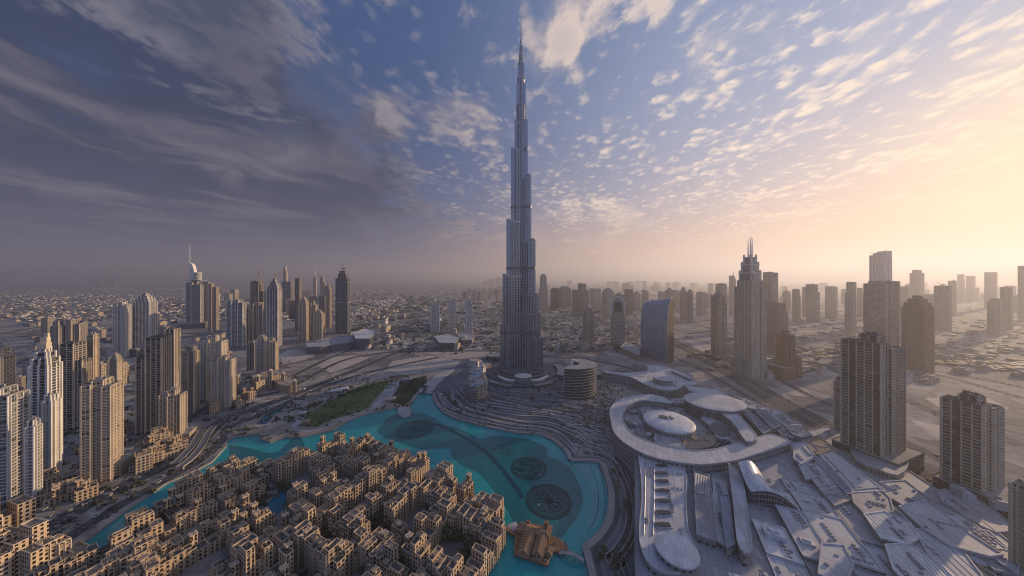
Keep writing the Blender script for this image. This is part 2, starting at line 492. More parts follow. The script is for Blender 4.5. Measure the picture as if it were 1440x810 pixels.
ST = dict(
    res=dict(seg=6.5, pattern='bwb', pier=0.8),
    resd=dict(seg=6.0, pattern='bb', pier=0.7, gap=0.05, depth=1.3),
    bands=dict(seg=60, pattern='b', pier=1.2, gap=0.0),
    fins=dict(seg=4.0, pattern='sm', pier=0.5, pdepth=0.7),
    strip=dict(seg=8.0, pattern='bs', pier=1.6, pdepth=1.3, prise=1.5),
    ledge=dict(seg=9.0, pattern='s', pier=0.8),
    none=dict(seg=12.0, pattern='w', pier=0.5, pdepth=0.4),
)
SH = dict(  # plans: blocks (x0, x1, y0, y1, share of the height)
    box=[(-.5, .5, -.5, .5, 1)],
    step=[(-.5, .5, -.5, .5, .93), (-.32, .32, -.34, .34, 1)],
    cross=[(-.5, .5, -.27, .27, .93), (-.27, .27, -.5, .5, .955), (-.17, .17, -.17, .17, 1)],
    slabs=[(-.5, -.08, -.42, .5, .95), (-.12, .5, -.5, .38, .905), (-.2, .18, -.22, .2, 1)],
    crown=[(-.5, .5, -.5, .5, .86), (-.42, .42, -.42, .42, .91), (-.3, .3, -.3, .3, .96), (-.15, .15, -.15, .15, 1)],
    lwing=[(-.5, .12, -.5, .5, 1), (.08, .5, -.46, .3, .80)],
    rwing=[(-.12, .5, -.5, .5, 1), (-.5, -.08, -.46, .3, .80)],
    notch=[(-.5, -.18, -.5, .5, .97), (.18, .5, -.5, .5, .94), (-.2, .2, -.38, .38, 1)],
    duo=[(-.5, -.06, -.5, .3, 1), (.06, .5, -.3, .5, .93), (-.1, .1, -.2, .2, .88)],
)

def tower(name, label, xl, xr, yt, yb, plan='box', mat='cream', style='res', rot=20, ratio=1.0, group=None, cat='tower', bal='slab', fl=3.5,
          podium=None, spire=None, rise=0.0, extra=None, seed=None, base_z=0.0, sink=0.0, parts_only=False):
    rng = random.Random(seed if seed is not None else name + str(xl) + str(yb))
    blocks = SH[plan] if isinstance(plan, str) else plan
    rz = R(rot)
    c_, s_ = math.cos(rz), math.sin(rz)
    rt = lambda x, y: (x * c_ - y * ratio * s_, x * s_ + y * ratio * c_)
    unit = [rt(x, y) for b in blocks for x, y in ((b[0], b[2]), (b[1], b[2]), (b[1], b[3]), (b[0], b[3]))]
    cx, cy_, s = fit(unit, xl, xr, yb)
    Ht = CAM_H - (yt - HY) * cy_ / FP
    root = empty(name, (cx, cy_, 0), label, cat, group)
    W, B, P_, Rf = MB(), [], MB(), MB()
    far = cy_ > 1500
    stl = dict(ST[style]); detail = style != 'none' and cy_ < 2600
    if cy_ > 1000: fl = fl * 1.25; stl['seg'] = stl['seg'] * 1.25
    blocks = sorted(blocks, key=lambda b: b[4])
    for b in blocks:
        q = [rt(x, y) for x, y in ((b[0], b[2]), (b[1], b[2]), (b[1], b[3]), (b[0], b[3]))]
        q = [(x * s, y * s) for x, y in q]
        z1 = Ht * b[4]
        W.prism(q, 0, z1, False)
        Rf.cap(q, z1 - 0.6)
        Rf.prism(q, z1 - 0.3, z1 + 1.2, False); Rf.prism(offs(q, -0.5)[::-1], z1 - 0.6, z1 + 1.2, False)
        oi = offs(q, -0.5)
        for i in range(4):
            j = (i + 1) % 4
            Rf.face([(q[i][0], q[i][1], z1 + 1.2), (q[j][0], q[j][1], z1 + 1.2), (oi[j][0], oi[j][1], z1 + 1.2), (oi[i][0], oi[i][1], z1 + 1.2)])
        if detail and b[1] - b[0] > 0.2:
            for i in range(4):
                wall_detail(B, P_, q[i], q[(i + 1) % 4], 2.0 if podium is None else 2.0, z1, fl, stl, rng, stl.get('depth', 1.15))
        # plant on the roof
        if not far or rng.random() < 0.6:
            for _ in range(3 if b[4] < 1 else 4):
                tx, ty = rng.uniform(-.3, .3), rng.uniform(-.3, .3)
                mx, my = (b[0] + b[1]) / 2 + tx * (b[1] - b[0]), (b[2] + b[3]) / 2 + ty * (b[3] - b[2])
                x, y = rt(mx, my)
                k = min(b[1] - b[0], b[3] - b[2]) * s
                Rf.box(x * s, y * s, k * rng.uniform(.1, .28), k * rng.uniform(.1, .28), z1 - 0.5, z1 + rng.uniform(1.8, 4.5), rz)
    W.build('facade', M[mat], root)
    Rf.build('roof', M['roof'] if mat != 'darkglass' else M['roofd'], root)
    B = [q for q in B if q.f]
    if cy_ > 620 and B:          # too small to tell the stacks apart
        one = MB()
        for q in B:
            k0 = len(one.v); one.v += q.v; one.f += [tuple(i + k0 for i in f) for f in q.f]; one.uv += q.uv; one.mi += q.mi
        one.build('balcony_stack', M[bal], root)  # all stacks of separate balcony slabs joined in one mesh
    else:
        for q in B: q.build('balcony_stack', M[bal], root)  # one stack of separate solid balcony slabs, floor above floor
    if P_.f: P_.build('facade_rib', M[bal], root)
    if podium:
        # (half-width scale x, y, height, dx, dy)
        Pm, Pr = MB(), MB()
        for (kx, ky, h, dx_, dy_) in podium:
            q = [rt(x, y) for x, y in ((dx_ - kx / 2, dy_ - ky / 2), (dx_ + kx / 2, dy_ - ky / 2), (dx_ + kx / 2, dy_ + ky / 2), (dx_ - kx / 2, dy_ + ky / 2))]
            q = [(x * s, y * s) for x, y in q]
            Pm.prism(q, 0, h, False); Pr.cap(q, h)
            Pr.prism(offs(q, 0.5), h - 0.5, h + 0.6, False); Pr.prism(offs(q, -.1)[::-1], h, h + 0.6, False)
            for _ in range(5):
                x, y = rt(dx_ + rng.uniform(-.4, .4) * kx, dy_ + rng.uniform(-.4, .4) * ky)
                Pr.box(x * s, y * s, rng.uniform(3, 9), rng.uniform(3, 7), h, h + rng.uniform(1, 3.5), rz)
        po = Pm.build('podium', M[mat], root)
        Pr.build('podium_roof', M['roof'], po)
    if spire:
        Sp = MB()
        for (fx, fy, rad, y0, y1) in spire:
            x, y = rt(fx, fy); z0_ = CAM_H - (y0 - HY) * cy_ / FP; z1_ = CAM_H - (y1 - HY) * cy_ / FP
            Sp.loft([[(px_, py_, z) for px_, py_ in ell(x * s, y * s, r_, r_, 8)] for z, r_ in ((z0_, rad), (z0_ + (z1_ - z0_) * .6, rad * .75), (z1_, rad * .3))])
        Sp.build('spire', M['steel'], root)
    if extra: extra(root, cx, cy_, s, Ht, rt, rng)
    return root

def crane(px, py, Y, h=38.0, jib=42.0, az=30.0, label='', luff=45.0):
    """luffing tower crane standing on a building whose roof is at (px, py), Y metres away"""
    x = (px - 720) * Y / FP; z = CAM_H - (py - HY) * Y / FP
    root = empty('tower_crane', (x, Y, z), label, 'crane', 'cranes on the unfinished towers')
    m_, j_, c_ = MB(), MB(), MB()
    k = 1.1
    for sx in (-k, k):
        for sy in (-k, k): m_.tube([(sx, sy, -8), (sx, sy, h)], 0.35, 4)
    for i in range(int((h + 8) / 3)):
        z0 = -8 + i * 3
        m_.tube([(-k, -k, z0), (k, -k, z0 + 3)], 0.2, 4); m_.tube([(k, k, z0), (-k, k, z0 + 3)], 0.2, 4)
        m_.tube([(k, -k, z0), (k, k, z0 + 3)], 0.2, 4)
    ca, sa, cl, sl_ = math.cos(R(az)), math.sin(R(az)), math.cos(R(luff)), math.sin(R(luff))
    J = lambda u, w_=0.0: (ca * (u * cl - w_ * sl_), sa * (u * cl - w_ * sl_), h + u * sl_ + w_ * cl)
    j_.tube([J(0), J(jib)], 0.5, 4); j_.tube([J(0, 2.2), J(jib, 0.6)], 0.4, 4)
    for i in range(10): j_.tube([J(jib * i / 10), J(jib * (i + .5) / 10, 2.0 - 1.2 * i / 10)], 0.22, 4)
    m_.build('mast', M['crane'], root); j_.build('jib', M['crane'], root)
    c_.box(0, 0, 3, 3, h - 1.5, h + 1.5); c_.box(-ca * 6, -sa * 6, 9, 3, h, h + 2.4, R(az))
    c_.tube([(-ca * 4, -sa * 4, h + 2), (-ca * 5, -sa * 5, h + 10)], 0.35, 4)
    c_.build('counterweight', M['conc'], root)
    return root
# ================================================================ site plan (surveyed from the photograph)
WZ = -2.2   # water level
def Gs(pts, z=0.0): return [G(x, y, z) for x, y in pts]
NORTH = Gs([(96, 782), (135.6, 752), (161, 733), (197, 707), (235, 681), (272.5, 665), (298.5, 651), (318, 629), (321, 620), (330, 616), (345, 614),
            (365, 612), (367, 619), (380, 623), (399, 617), (425, 616), (451, 610), (470, 606), (489, 594), (517, 583), (545, 577), (558, 575), (561, 580), (567, 583), (574, 580), (581, 566), (587, 556), (590, 551)], WZ)
EAST = Gs([(607, 552), (611, 566), (621, 579), (632, 586), (647, 592), (678, 600), (700, 605), (725, 610), (745, 611.5), (761, 613), (772, 618), (782, 624), (796, 638), (803, 649.5), (841, 651.5), (850, 671), (855, 690), (856, 709),
           (852, 733), (841, 750), (830, 761), (820, 769), (822, 785), (828, 810), (835, 860), (850, 960)], WZ)
SOUTH = Gs([(640, 960), (645, 860), (648, 815), (652, 797), (678, 780), (694, 765), (701, 745), (700, 725), (690, 712), (672, 700), (655, 690), (634, 679), (615, 672), (600, 670), (590, 668), (582, 652), (562, 640), (548, 628), (524, 626), (500, 628), (484, 630), (465, 636), (432, 648), (409, 656),
            (385, 660), (350, 664), (300, 670), (272, 686), (256, 698), (213, 727), (169, 760), (138, 777), (107, 796), (85, 812), (60, 806)], WZ)
LAKE = ccw(NORTH + EAST + SOUTH)
POOL = ccw(Gs([(362, 740), (367, 718), (388, 696), (401, 681), (411, 682), (408, 700), (395, 722), (378, 742)], WZ))
SIDE_POND = ccw(Gs([(360, 599), (368, 588), (385, 576), (402, 568), (404, 572), (388, 584), (374, 598)], WZ))

# ---------------------------------------------------------------- ground materials
def ground_mat():
    m, t, b = new_mat('desert_city_ground')
    o = coord(t, 'Object'); x, y, _ = sep(t, o)
    n1 = noise(t, o, 0.0011, 6, 0.6, 0.6); n2 = noise(t, o, 0.009, 6, 0.62, 0.8); n3 = noise(t, o, 0.08, 5, 0.65)
    rows = noise(t, vec(t, x * 0.35, y * 1.6, 0.0), 0.01, 6, 0.6, 1.0)
    vcell = t.nodes.new('ShaderNodeTexVoronoi'); t.links.new(o.k, vcell.inputs['Vector']); vcell.inputs['Scale'].default_value = 0.011
    plots, _, _ = sep(t, N(t, vcell.outputs['Color']))
    edge = voro(t, o, 0.011, 'Distance', 'DISTANCE_TO_EDGE')
    c = mix(t, (n1 * 0.5 + n2 * 0.5).smooth(0.40, 0.60), (0.12, 0.12, 0.125), (0.34, 0.31, 0.28))
    c = mix(t, plots.smooth(0.3, 0.9) * 0.6, c, (0.42, 0.385, 0.35))
    c = mix(t, (rows.smooth(0.52, 0.62)) * 0.5, c, (0.11, 0.11, 0.115))
    c = mix(t, (1.0 - edge.smooth(0.02, 0.07)) * 0.5, c, (0.12, 0.12, 0.125))
    k = n3.lin(0.25, 0.75, 0.6, 1.35)
    c = mix(t, 1.0, c, vec(t, k, k, k), 'MULTIPLY')
    # sea beyond the coast, far off
    lnk(t, c, b.inputs['Base Color']); b.inputs['Roughness'].default_value = 0.95; b.inputs['Specular IOR Level'].default_value = 0.1
    bump(t, b, n3 + n2, 0.5, 2.0)
    return m
def paving(name, c, stripe=0.0, dirn=(0.3, 1.0), scale=0.25, var=0.35):
    if name in MATS: return MATS[name]
    m, t, b = new_mat(name)
    o = coord(t, 'Object'); x, y, _ = sep(t, o)
    n2 = noise(t, o, 0.03, 5, 0.6, 0.5); n3 = noise(t, o, scale * 2, 4, 0.65)
    k = (n2 * 0.6 + n3 * 0.4).lin(0.3, 0.7, 1 - var, 1 + var)
    cc = mix(t, 1.0, c, vec(t, k, k, k), 'MULTIPLY')
    if stripe:
        s = ((x * dirn[0] + y * dirn[1]) * scale).m('FRACT').m('LESS_THAN', 0.12)
        cc = mix(t, s * stripe, cc, (0.05, 0.05, 0.055))
    lnk(t, cc, b.inputs['Base Color']); b.inputs['Roughness'].default_value = 0.85; b.inputs['Specular IOR Level'].default_value = 0.1
    return m
def road_mat(name, lanes, asphalt=(0.06, 0.062, 0.068)):
    if name in MATS: return MATS[name]
    m, t, b = new_mat(name)
    n = t.nodes.new('ShaderNodeUVMap'); n.uv_map = 'UVMap'; u, v, _ = sep(t, N(t, n.outputs[0]))
    o = coord(t, 'Object'); n3 = noise(t, o, 0.15, 5, 0.65).lin(0.3, 0.7, 0.7, 1.35)
    lane = (v * lanes); fl_ = (lane + 0.5).m('FRACT'); near = (fl_ - 0.5).m('ABSOLUTE').m('LESS_THAN', 0.045)
    dash = (u * 0.083).m('FRACT').m('LESS_THAN', 0.4)
    edge = (v - 0.5).m('ABSOLUTE').m('GREATER_THAN', 0.5 - 0.035 * 3 / lanes)
    a = mix(t, 1.0, asphalt, vec(t, n3, n3, n3), 'MULTIPLY')
    worn = (((lane.m('FRACT') - 0.5).m('ABSOLUTE') - 0.2).m('ABSOLUTE').m('LESS_THAN', 0.08)) * 0.25
    a = mix(t, worn, a, (0.11, 0.105, 0.10))
    lnk(t, mix(t, ((near * dash).m('MAXIMUM', edge)) * 0.75, a, (0.5, 0.5, 0.48)), b.inputs['Base Color'])
    b.inputs['Roughness'].default_value = 0.9; b.inputs['Specular IOR Level'].default_value = 0.08
    return m
def water_mat(name, c, var=0.15):
    if name in MATS: return MATS[name]
    m, t, b = new_mat(name)
    o = coord(t, 'Object')
    k = noise(t, o, 0.02, 4, 0.6, 0.5).lin(0.3, 0.7, 1 - var, 1 + var)
    lnk(t, mix(t, 1.0, c, vec(t, k, k, k), 'MULTIPLY'), b.inputs['Base Color'])
    b.inputs['Roughness'].default_value = 0.06; b.inputs['IOR'].default_value = 1.33
    h = noise(t, o, 0.5, 3, 0.6) + noise(t, o, 0.12, 3, 0.5) * 1.5
    bump(t, b, h, 0.25, 0.5)
    return m
G_M = ground_mat()
PAVE = paving('blue_grey_paving', (0.13, 0.14, 0.165), var=.5); PAVE_L = paving('pale_paving', (0.34, 0.345, 0.36)); PAVE_D = paving('dark_paving', (0.095, 0.097, 0.105), 0.4)
SANDM = paving('bare_sand', (0.42, 0.375, 0.33), var=0.3); DIRT = paving('packed_dirt', (0.25, 0.225, 0.20), var=0.45)
GRASS = paving('park_lawn', (0.085, 0.125, 0.05), 0.12, scale=0.12, var=0.5); SCRUB = paving('scrubby_planting', (0.055, 0.06, 0.035), var=0.7, scale=0.6)

def build_ground():
    b = MB()
    S = 30000
    out_ = [(-S, -3000), (S, -3000), (S, 33000), (-S, 33000)]
    b.cap(out_, 0.0, 0, holes=(LAKE[::-1], POOL[::-1], SIDE_POND[::-1]))
    for hole in (LAKE, POOL, SIDE_POND):            # quay walls down to the water bed
        b.prism(hole[::-1], WZ - 1.5, 0.0, False, mi=1)
    o = b.build('ground', [G_M, M['conc']]); o['kind'] = 'structure'
    for nm, poly, c in (('lake_water', LAKE, (0.012, 0.27, 0.285)), ('pool_water', POOL, (0.004, 0.12, 0.20)), ('pond_water', SIDE_POND, (0.02, 0.13, 0.20))):
        q = MB(); q.cap(poly, WZ); tag(q.build(nm, water_mat(nm, c)), kind='structure')
build_ground()

def sheet(name, poly, z, mat, kind='structure', edge=0.0, edgemat=None, **kw):
    b = MB()
    b.cap(ccw(poly), z)
    if edge: b.prism(ccw(poly), z - edge, z, False)
    o = b.build(name, mat)
    o['kind'] = kind
    return o

def strip(name, line, width, z, mat, kerb=0.12, build=True, thick=0.0):
    """ribbon along a line, with UVs along and across, and kerbs"""
    l, r_ = line_offs(line, width / 2), line_offs(line, -width / 2)
    b = MB(); u = 0.0
    for i in range(len(line) - 1):
        L = math.dist(line[i], line[i + 1])
        b.face([(*r_[i], z), (*r_[i + 1], z), (*l[i + 1], z), (*l[i], z)], [(u, 0), (u + L, 0), (u + L, 1), (u, 1)], 0)
        u += L
    if kerb:
        for side in (-1, 1):
            a = line_offs(line, side * width / 2); c_ = line_offs(line, side * (width / 2 + 0.5))
            if side > 0: a, c_ = c_, a
            for i in range(len(line) - 1):
                b.face([(*c_[i], z + kerb), (*c_[i + 1], z + kerb), (*a[i + 1], z + kerb), (*a[i], z + kerb)], None, 1)
                for e in (a, c_):
                    b.face([(*e[i], z - .05), (*e[i + 1], z - .05), (*e[i + 1], z + kerb), (*e[i], z + kerb)], None, 1)
    if thick:
        for e in (l, r_):
            for i in range(len(line) - 1):
                b.face([(*e[i], z - thick), (*e[i + 1], z - thick), (*e[i + 1], z + kerb), (*e[i], z + kerb)], None, 1)
    o = b.build(name, [mat, M['conc']])
    return o

# ---------------------------------------------------------------- land around the lake
Z1 = 0.03
sheet('park_ground', Gs([(318, 615), (362, 600), (378, 606), (395, 598), (440, 575), (470, 556), (520, 536), (560, 527), (602, 525), (600, 540), (587, 550), (578, 563), (573, 577), (560, 573), (545, 575), (517, 581), (489, 592), (470, 604), (451, 608), (425, 613), (399, 615), (380, 620), (369, 616), (366, 609), (345, 611), (330, 613)]), Z1, DIRT)
sheet('beach', Gs([(445, 606), (470, 594), (500, 583), (530, 570), (545, 562), (562, 566), (560, 571), (545, 573), (517, 579), (489, 590), (470, 601)]), Z1 * 2, paving('beach_sand', (0.30, 0.23, 0.185), var=0.25))
sheet('lawn', Gs([(418, 594), (423, 583), (441, 577), (465, 563), (493, 549), (513, 540), (550, 534), (546, 542), (527, 561), (519, 573), (493, 583), (465, 590), (446, 601), (432, 600)]), Z1 * 3, GRASS)
sheet('park_plaza', Gs([(545, 541), (552, 534), (562, 534), (560, 544), (545, 560), (530, 572), (500, 583), (480, 590), (470, 592), (520, 575), (531, 563)]), Z1 * 4, PAVE_L)
sheet('park_square', Gs([(409, 600), (420, 588), (430, 580), (434, 582), (424, 592), (420, 603)]), Z1 * 4, PAVE_L)
sheet('garden_ground', Gs([(563, 536), (600, 528), (600, 538), (585, 550), (578, 562), (568, 570), (548, 566), (552, 552)]), Z1 * 3, SCRUB)
# curved footpath round the lawn
tag(strip('footpath', smooth_line(Gs([(408, 604), (440, 606), (470, 596), (500, 586), (528, 575), (545, 562), (557, 548), (560, 540)])), 4, Z1 * 5, PAVE_L, 0), kind='structure')
# bridge head and jetties
jb = MB(); q = Gs([(559, 578), (562, 572), (574, 572), (579, 577), (576, 584), (568, 587), (561, 584)]); jb.prism(ccw(q), WZ - 1, 0.5)
tag(jb.build('jetty', PAVE_L), 'small round paved jetty at the end of the park shore', 'jetty')

# ---------------------------------------------------------------- island of the tall tower: paving and curved terraces
ISL = ccw([EAST[0]] + EAST + Gs([(900, 960), (905, 810), (893, 770), (890, 700), (885, 650), (862, 620), (846, 596), (835, 560), (800, 520), (790, 500), (690, 500), (640, 512), (620, 526), (604, 545)]))
q = offs(EAST[::-1], 0)
sheet('promenade', ISL, Z1, PAVE)
shore = smooth_line(EAST[:-1], 5)
rim = line_offs(shore, 3.0)
o = strip('quay_path', rim, 5.5, Z1 * 4, paving('quay_paving', (0.30, 0.27, 0.265)), 0.3); tag(o, kind='structure')
rng = random.Random(3)
topshore = smooth_line(EAST[0:16], 6)
wb = {}
for i, d in enumerate([9, 13, 17.5, 22, 28, 33, 39, 46, 52, 60, 67, 76, 86, 96, 108, 122, 136, 150, 165, 180]):
    ln = resample(line_offs(topshore, d), 6.0)
    # wavy terraces
    ln = [(x + 3.0 * math.sin(k * .23 + i * 1.3) + 1.5 * math.sin(k * .61 + i), y + (1 + d * .05) * math.sin(k * .17 + i * .9)) for k, (x, y) in enumerate(ln)]
    ln = [p for p in ln if p[1] < 690 and p[0] > -240 and not (-75 < p[0] < 130 and p[1] > 618) and math.dist(p, G(672, 558)) > 32 and math.dist(p, G(812, 535)) > 48]
    cut0 = rng.randrange(0, 6); ln = ln[cut0:len(ln) - rng.randrange(1, 8)]
    if len(ln) < 4: continue
    kind = rng.choice(['w', 'g', 'w', 'p', 'w'])
    o = strip('terrace_wall' if kind != 'g' else 'planting_strip', ln, rng.uniform(1.2, 3.6), rng.uniform(0.5, 1.6),
              {'w': PAVE_L, 'g': SCRUB, 'p': PAVE_D}[kind], 0.15, thick=1.6)
    tag(o, 'low curving terrace wall following the lake shore below the tallest tower' if kind != 'g' else 'curved strip of dark planting between the lakeside terraces', 'wall' if kind != 'g' else 'planting', 'curved terraces between lake and tallest tower')
# waterfront boulevard: parallel ribbons down the right bank
right = smooth_line(EAST[14:-1], 6)
for i, (d, wd, mt_) in enumerate([(9, 5, PAVE_D), (15.5, 4, PAVE), (21, 5, road_mat('two_lane_asphalt', 2)), (26.5, 2.4, SCRUB), (31, 4.5, PAVE_D)]):
    ln = line_offs(right, d); ln = ln[6:]
    ln = smooth_line(Gs([(770 + i * 8, 580 + i * -5), (806 + i * 7, 596 - i * 3), (836 + i * 6, 620 - i * 2)]))[:-1] + ln[3:] if i < 9 else ln
    tag(strip('boulevard_path' if i != 2 else 'boulevard_road', resample(ln, 5), wd, Z1 * 3 + i * 0.01, mt_, 0.25), kind='structure')

# ---------------------------------------------------------------- lake bed pattern and fountain
def sm0(p): return Gs((lambda o: o[:-1])(smooth_line(list(p) + [p[0]], 4)), WZ)
def bedz(k): return WZ + 0.012 * k
DEEP = water_mat('deep_water', (0.005, 0.125, 0.150)); MIDW = water_mat('pale_water', (0.05, 0.27, 0.29))
sheet('deep_water', sm0([(530, 607), (536, 598), (545, 588), (560, 581), (577, 580), (596, 582), (612, 588), (625, 597), (650, 604), (665, 612), (674, 617), (700, 613), (740, 617), (765, 627), (771, 636), (768, 640), (787, 648), (803, 660), (815, 683), (820, 701), (818, 712), (812, 727), (800, 743), (790, 756), (775, 757), (745, 748), (726, 740), (716, 722), (702, 700), (684, 678), (672, 665), (650, 655), (636, 643), (632, 632), (615, 631), (588, 631), (560, 622), (535, 612)]), bedz(1), DEEP)
sheet('deep_water_shelf', sm0([(322, 626), (345, 629), (380, 637), (394, 632), (402, 625), (413, 616), (425, 617), (428, 634), (425, 650), (385, 659), (350, 663), (326, 658)]), bedz(1), DEEP)
sheet('shallow_water', sm0([(768, 640), (787, 645), (800, 655), (810, 652), (838, 654), (846, 680), (846, 715), (838, 740), (824, 735), (832, 700), (824, 675), (808, 657), (790, 648)]), bedz(2), MIDW)
PIPE = plain('submerged_dark_steel', (0.012, 0.04, 0.055), 0.4, 0.2)
def ring(b, cx, cy_, r, w_, z, h=0.12, n=48):
    a, c_ = ell(cx, cy_, r + w_ / 2, r + w_ / 2, n), ell(cx, cy_, r - w_ / 2, r - w_ / 2, n)
    for i in range(n):
        j = (i + 1) % n
        b.face([(*a[i], z + h), (*a[j], z + h), (*c_[j], z + h), (*c_[i], z + h)])
        b.face([(*a[i], z - .3), (*a[j], z - .3), (*a[j], z + h), (*a[i], z + h)])
        b.face([(*c_[j], z - .3), (*c_[i], z - .3), (*c_[i], z + h), (*c_[j], z + h)])
def fountain(px, py, r, pat, label, rad):
    x, y = G(px, py, WZ)
    root = empty('fountain_ring', (x, y, WZ), label, 'fountain', 'round fountain rings in the lake')
    pl = MB(); pl.cap(ell(0, 0, r * 1.03, r * 1.03, 48), 0.03); pl.build('basin_floor', water_mat('ring_floor_water', (0.004, 0.075, 0.09)), root)
    for k in rad:
        b = MB(); ring(b, 0, 0, r * k, 0.9, 0); b.build('ring_pipe', PIPE, root)
    b = MB()
    rg = random.Random(int(px))
    if pat == 'petal':
        for k in range(10):
            a = k * math.pi / 5
            pts = [(r * .62 * (j / 8) * math.cos(a + .33 * math.sin(math.pi * j / 8) * s_), r * .62 * (j / 8) * math.sin(a + .33 * math.sin(math.pi * j / 8) * s_), .06) for s_ in (1,) for j in range(9)]
            b.tube(pts, 0.4, 4)
            pts = [(x_, y_, z) for x_, y_, z in [(r * .62 * (j / 8) * math.cos(a - .33 * math.sin(math.pi * j / 8)), r * .62 * (j / 8) * math.sin(a - .33 * math.sin(math.pi * j / 8)), .06) for j in range(9)]]
            b.tube(pts, 0.4, 4)
        ring(b, 0, 0, r * .18, .8, 0, n=24)
        for k in range(40):
            a = k * math.pi / 20; b.box(r * .78 * math.cos(a), r * .78 * math.sin(a), .8, .8, 0, .25)
    elif pat == 'net':
        P3 = [(rg.uniform(-1, 1), rg.uniform(-1, 1)) for _ in range(90)]; P3 = [(x_ * r * .85, y_ * r * .85) for x_, y_ in P3 if x_ * x_ + y_ * y_ < 1]
        for i, p0 in enumerate(P3):
            for p1 in sorted(P3, key=lambda s_: math.dist(s_, p0))[1:4]: b.tube([(*p0, .06), (*p1, .06)], 0.28, 4)
    else:
        for k in (-.3, .3): ring(b, r * k, 0, r * .25, .8, 0, n=24); ring(b, r * k, 0, r * .12, .7, 0, n=20)
        b.tube([(r * math.sin(j * .5) * .5, (j - 6) * r * .05, .06) for j in range(13)], .35, 4)
    b.build('nozzle_pipe', PIPE, root)
fountain(584, 603, 29, 'eye', 'wide dark fountain ring in the lake nearest the park', (1.0, .86, .72))
fountain(743.5, 658, 22.5, 'net', 'fountain ring with a tangled net of pipes, middle of the lake', (1.0, .93))
fountain(771.5, 704, 24.5, 'petal', 'fountain ring with a flower of petals, nearest the timber pavilion', (1.0, .93, .86, .66))
x, y = G(703, 631, WZ)
b = MB(); [ring(b, x + dx_, y + dy_, r_, .6, WZ, .1, 24) for dx_, dy_, r_ in ((0, 0, 9), (8, -6, 6), (-6, -5, 5), (3, 4, 5), (14, -12, 4))]
tag(b.build('small_fountain_ring', PIPE), 'cluster of small overlapping fountain rings near the lake middle', 'fountain')
ln = smooth_line(Gs([(611, 596), (625, 601), (640, 608), (655, 616), (668, 625), (685, 637), (702, 654), (715, 670), (725, 684), (736, 700)], WZ))
b = MB()
for sd in (-1.6, 1.6): b.tube([(x, y, WZ + .1) for x, y in line_offs(ln, sd)], 0.45, 4)
for (x0_, y0_), (x1_, y1_) in list(zip(line_offs(ln, 2.2), line_offs(ln, -2.2)))[::2]: b.tube([(x0_, y0_, WZ + .15), (x1_, y1_, WZ + .15)], 0.3, 4)
tag(b.build('fountain_arc', PIPE), 'long dark curved fountain pipe linking the rings in the lake', 'fountain')
b = MB(); b.tube([(x, y, WZ + .05) for x, y in smooth_line(Gs([(842, 655), (846, 670), (850, 690), (851, 712), (847, 733)], WZ))], 0.3, 4)
b.tube([(x, y, WZ + .05) for x, y in smooth_line(Gs([(830, 655), (838, 675), (842, 700), (838, 728), (826, 748)], WZ))], 0.25, 4)
tag(b.build('lake_float_line', PIPE), 'thin dark float line curving along the right bank of the lake', 'float line')

# ---------------------------------------------------------------- roads
ROAD6, ROAD4, ROAD2 = road_mat('six_lane_asphalt', 6), road_mat('four_lane_asphalt', 4), road_mat('two_lane_asphalt', 2)
ROADS = []
def road(name, px, lanes, z=0.12, kind=None, wd=None):
    ln = resample(smooth_line(Gs(px), 8), 12.0)
    wd = wd or lanes * 3.6
    o = strip(name, ln, wd, z, {6: ROAD6, 4: ROAD4, 2: ROAD2}[lanes], 0.12)
    o['kind'] = 'structure'; ROADS.append((ln, wd, z))
    return ln
def highway(px, z=0.12, gap=15.0, lanes=6):
    base = resample(smooth_line(Gs(px), 8), 14.0)
    for sd in (-1, 1):
        ln = line_offs(base, sd * gap)
        o = strip('highway_road', ln, lanes * 3.7, z, ROAD6, 0.12); o['kind'] = 'structure'; ROADS.append((ln, lanes * 3.7, z))
    tag(strip('median', base, 3.0, z - 0.02, SCRUB, 0.25), kind='structure')
highway([(1480, 800), (1380, 724), (1280, 664), (1180, 610), (1090, 562), (1030, 526), (985, 500), (950, 482), (915, 466), (880, 453), (850, 441)])
road('service_road', [(1440, 712), (1340, 655), (1240, 605), (1130, 552), (1060, 515), (1000, 484)], 4, 0.16)
road('service_road', [(1390, 770), (1290, 705), (1190, 645), (1110, 592), (1030, 545), (975, 514), (930, 494)], 4, 0.2)
road('far_road', [(1440, 628), (1340, 590), (1240, 548), (1150, 512), (1080, 488), (1000, 462), (930, 446)], 6, 0.25)
road('far_road', [(1440, 560), (1350, 535), (1260, 512), (1150, 482), (1060, 466)], 4, 0.3)
road('far_road', [(1100, 530), (1180, 516), (1300, 520), (1440, 545)], 4, 0.34)
road('canal_road', [(-30, 800), (60, 748), (140, 700), (215, 664), (262, 640), (292, 610), (318, 588), (360, 574), (420, 552), (470, 532), (520, 512), (570, 490), (620, 468), (660, 450)], 6, 0.12)
road('canal_road', [(20, 808), (90, 760), (160, 716), (230, 676), (285, 645), (312, 618), (322, 600), (350, 590), (400, 568), (450, 546), (500, 529), (560, 514), (620, 502)], 4, 0.16)
road('boulevard_road', [(-30, 748), (60, 702), (130, 672), (200, 645), (246, 612), (270, 586), (300, 566), (345, 550), (400, 534), (460, 505), (520, 482), (560, 466), (600, 448)], 4, 0.2)
road('cross_road', [(330, 560), (400, 548), (480, 508), (540, 496), (620, 494), (700, 494), (760, 500), (840, 508), (900, 522), (950, 540)], 4, 0.24)
road('cross_road', [(440, 470), (520, 462), (600, 458), (690, 460), (800, 463), (900, 470), (960, 484)], 4, 0.28)
road('far_road', [(480, 440), (520, 432), (580, 425), (660, 415), (700, 410)], 6, 0.4)
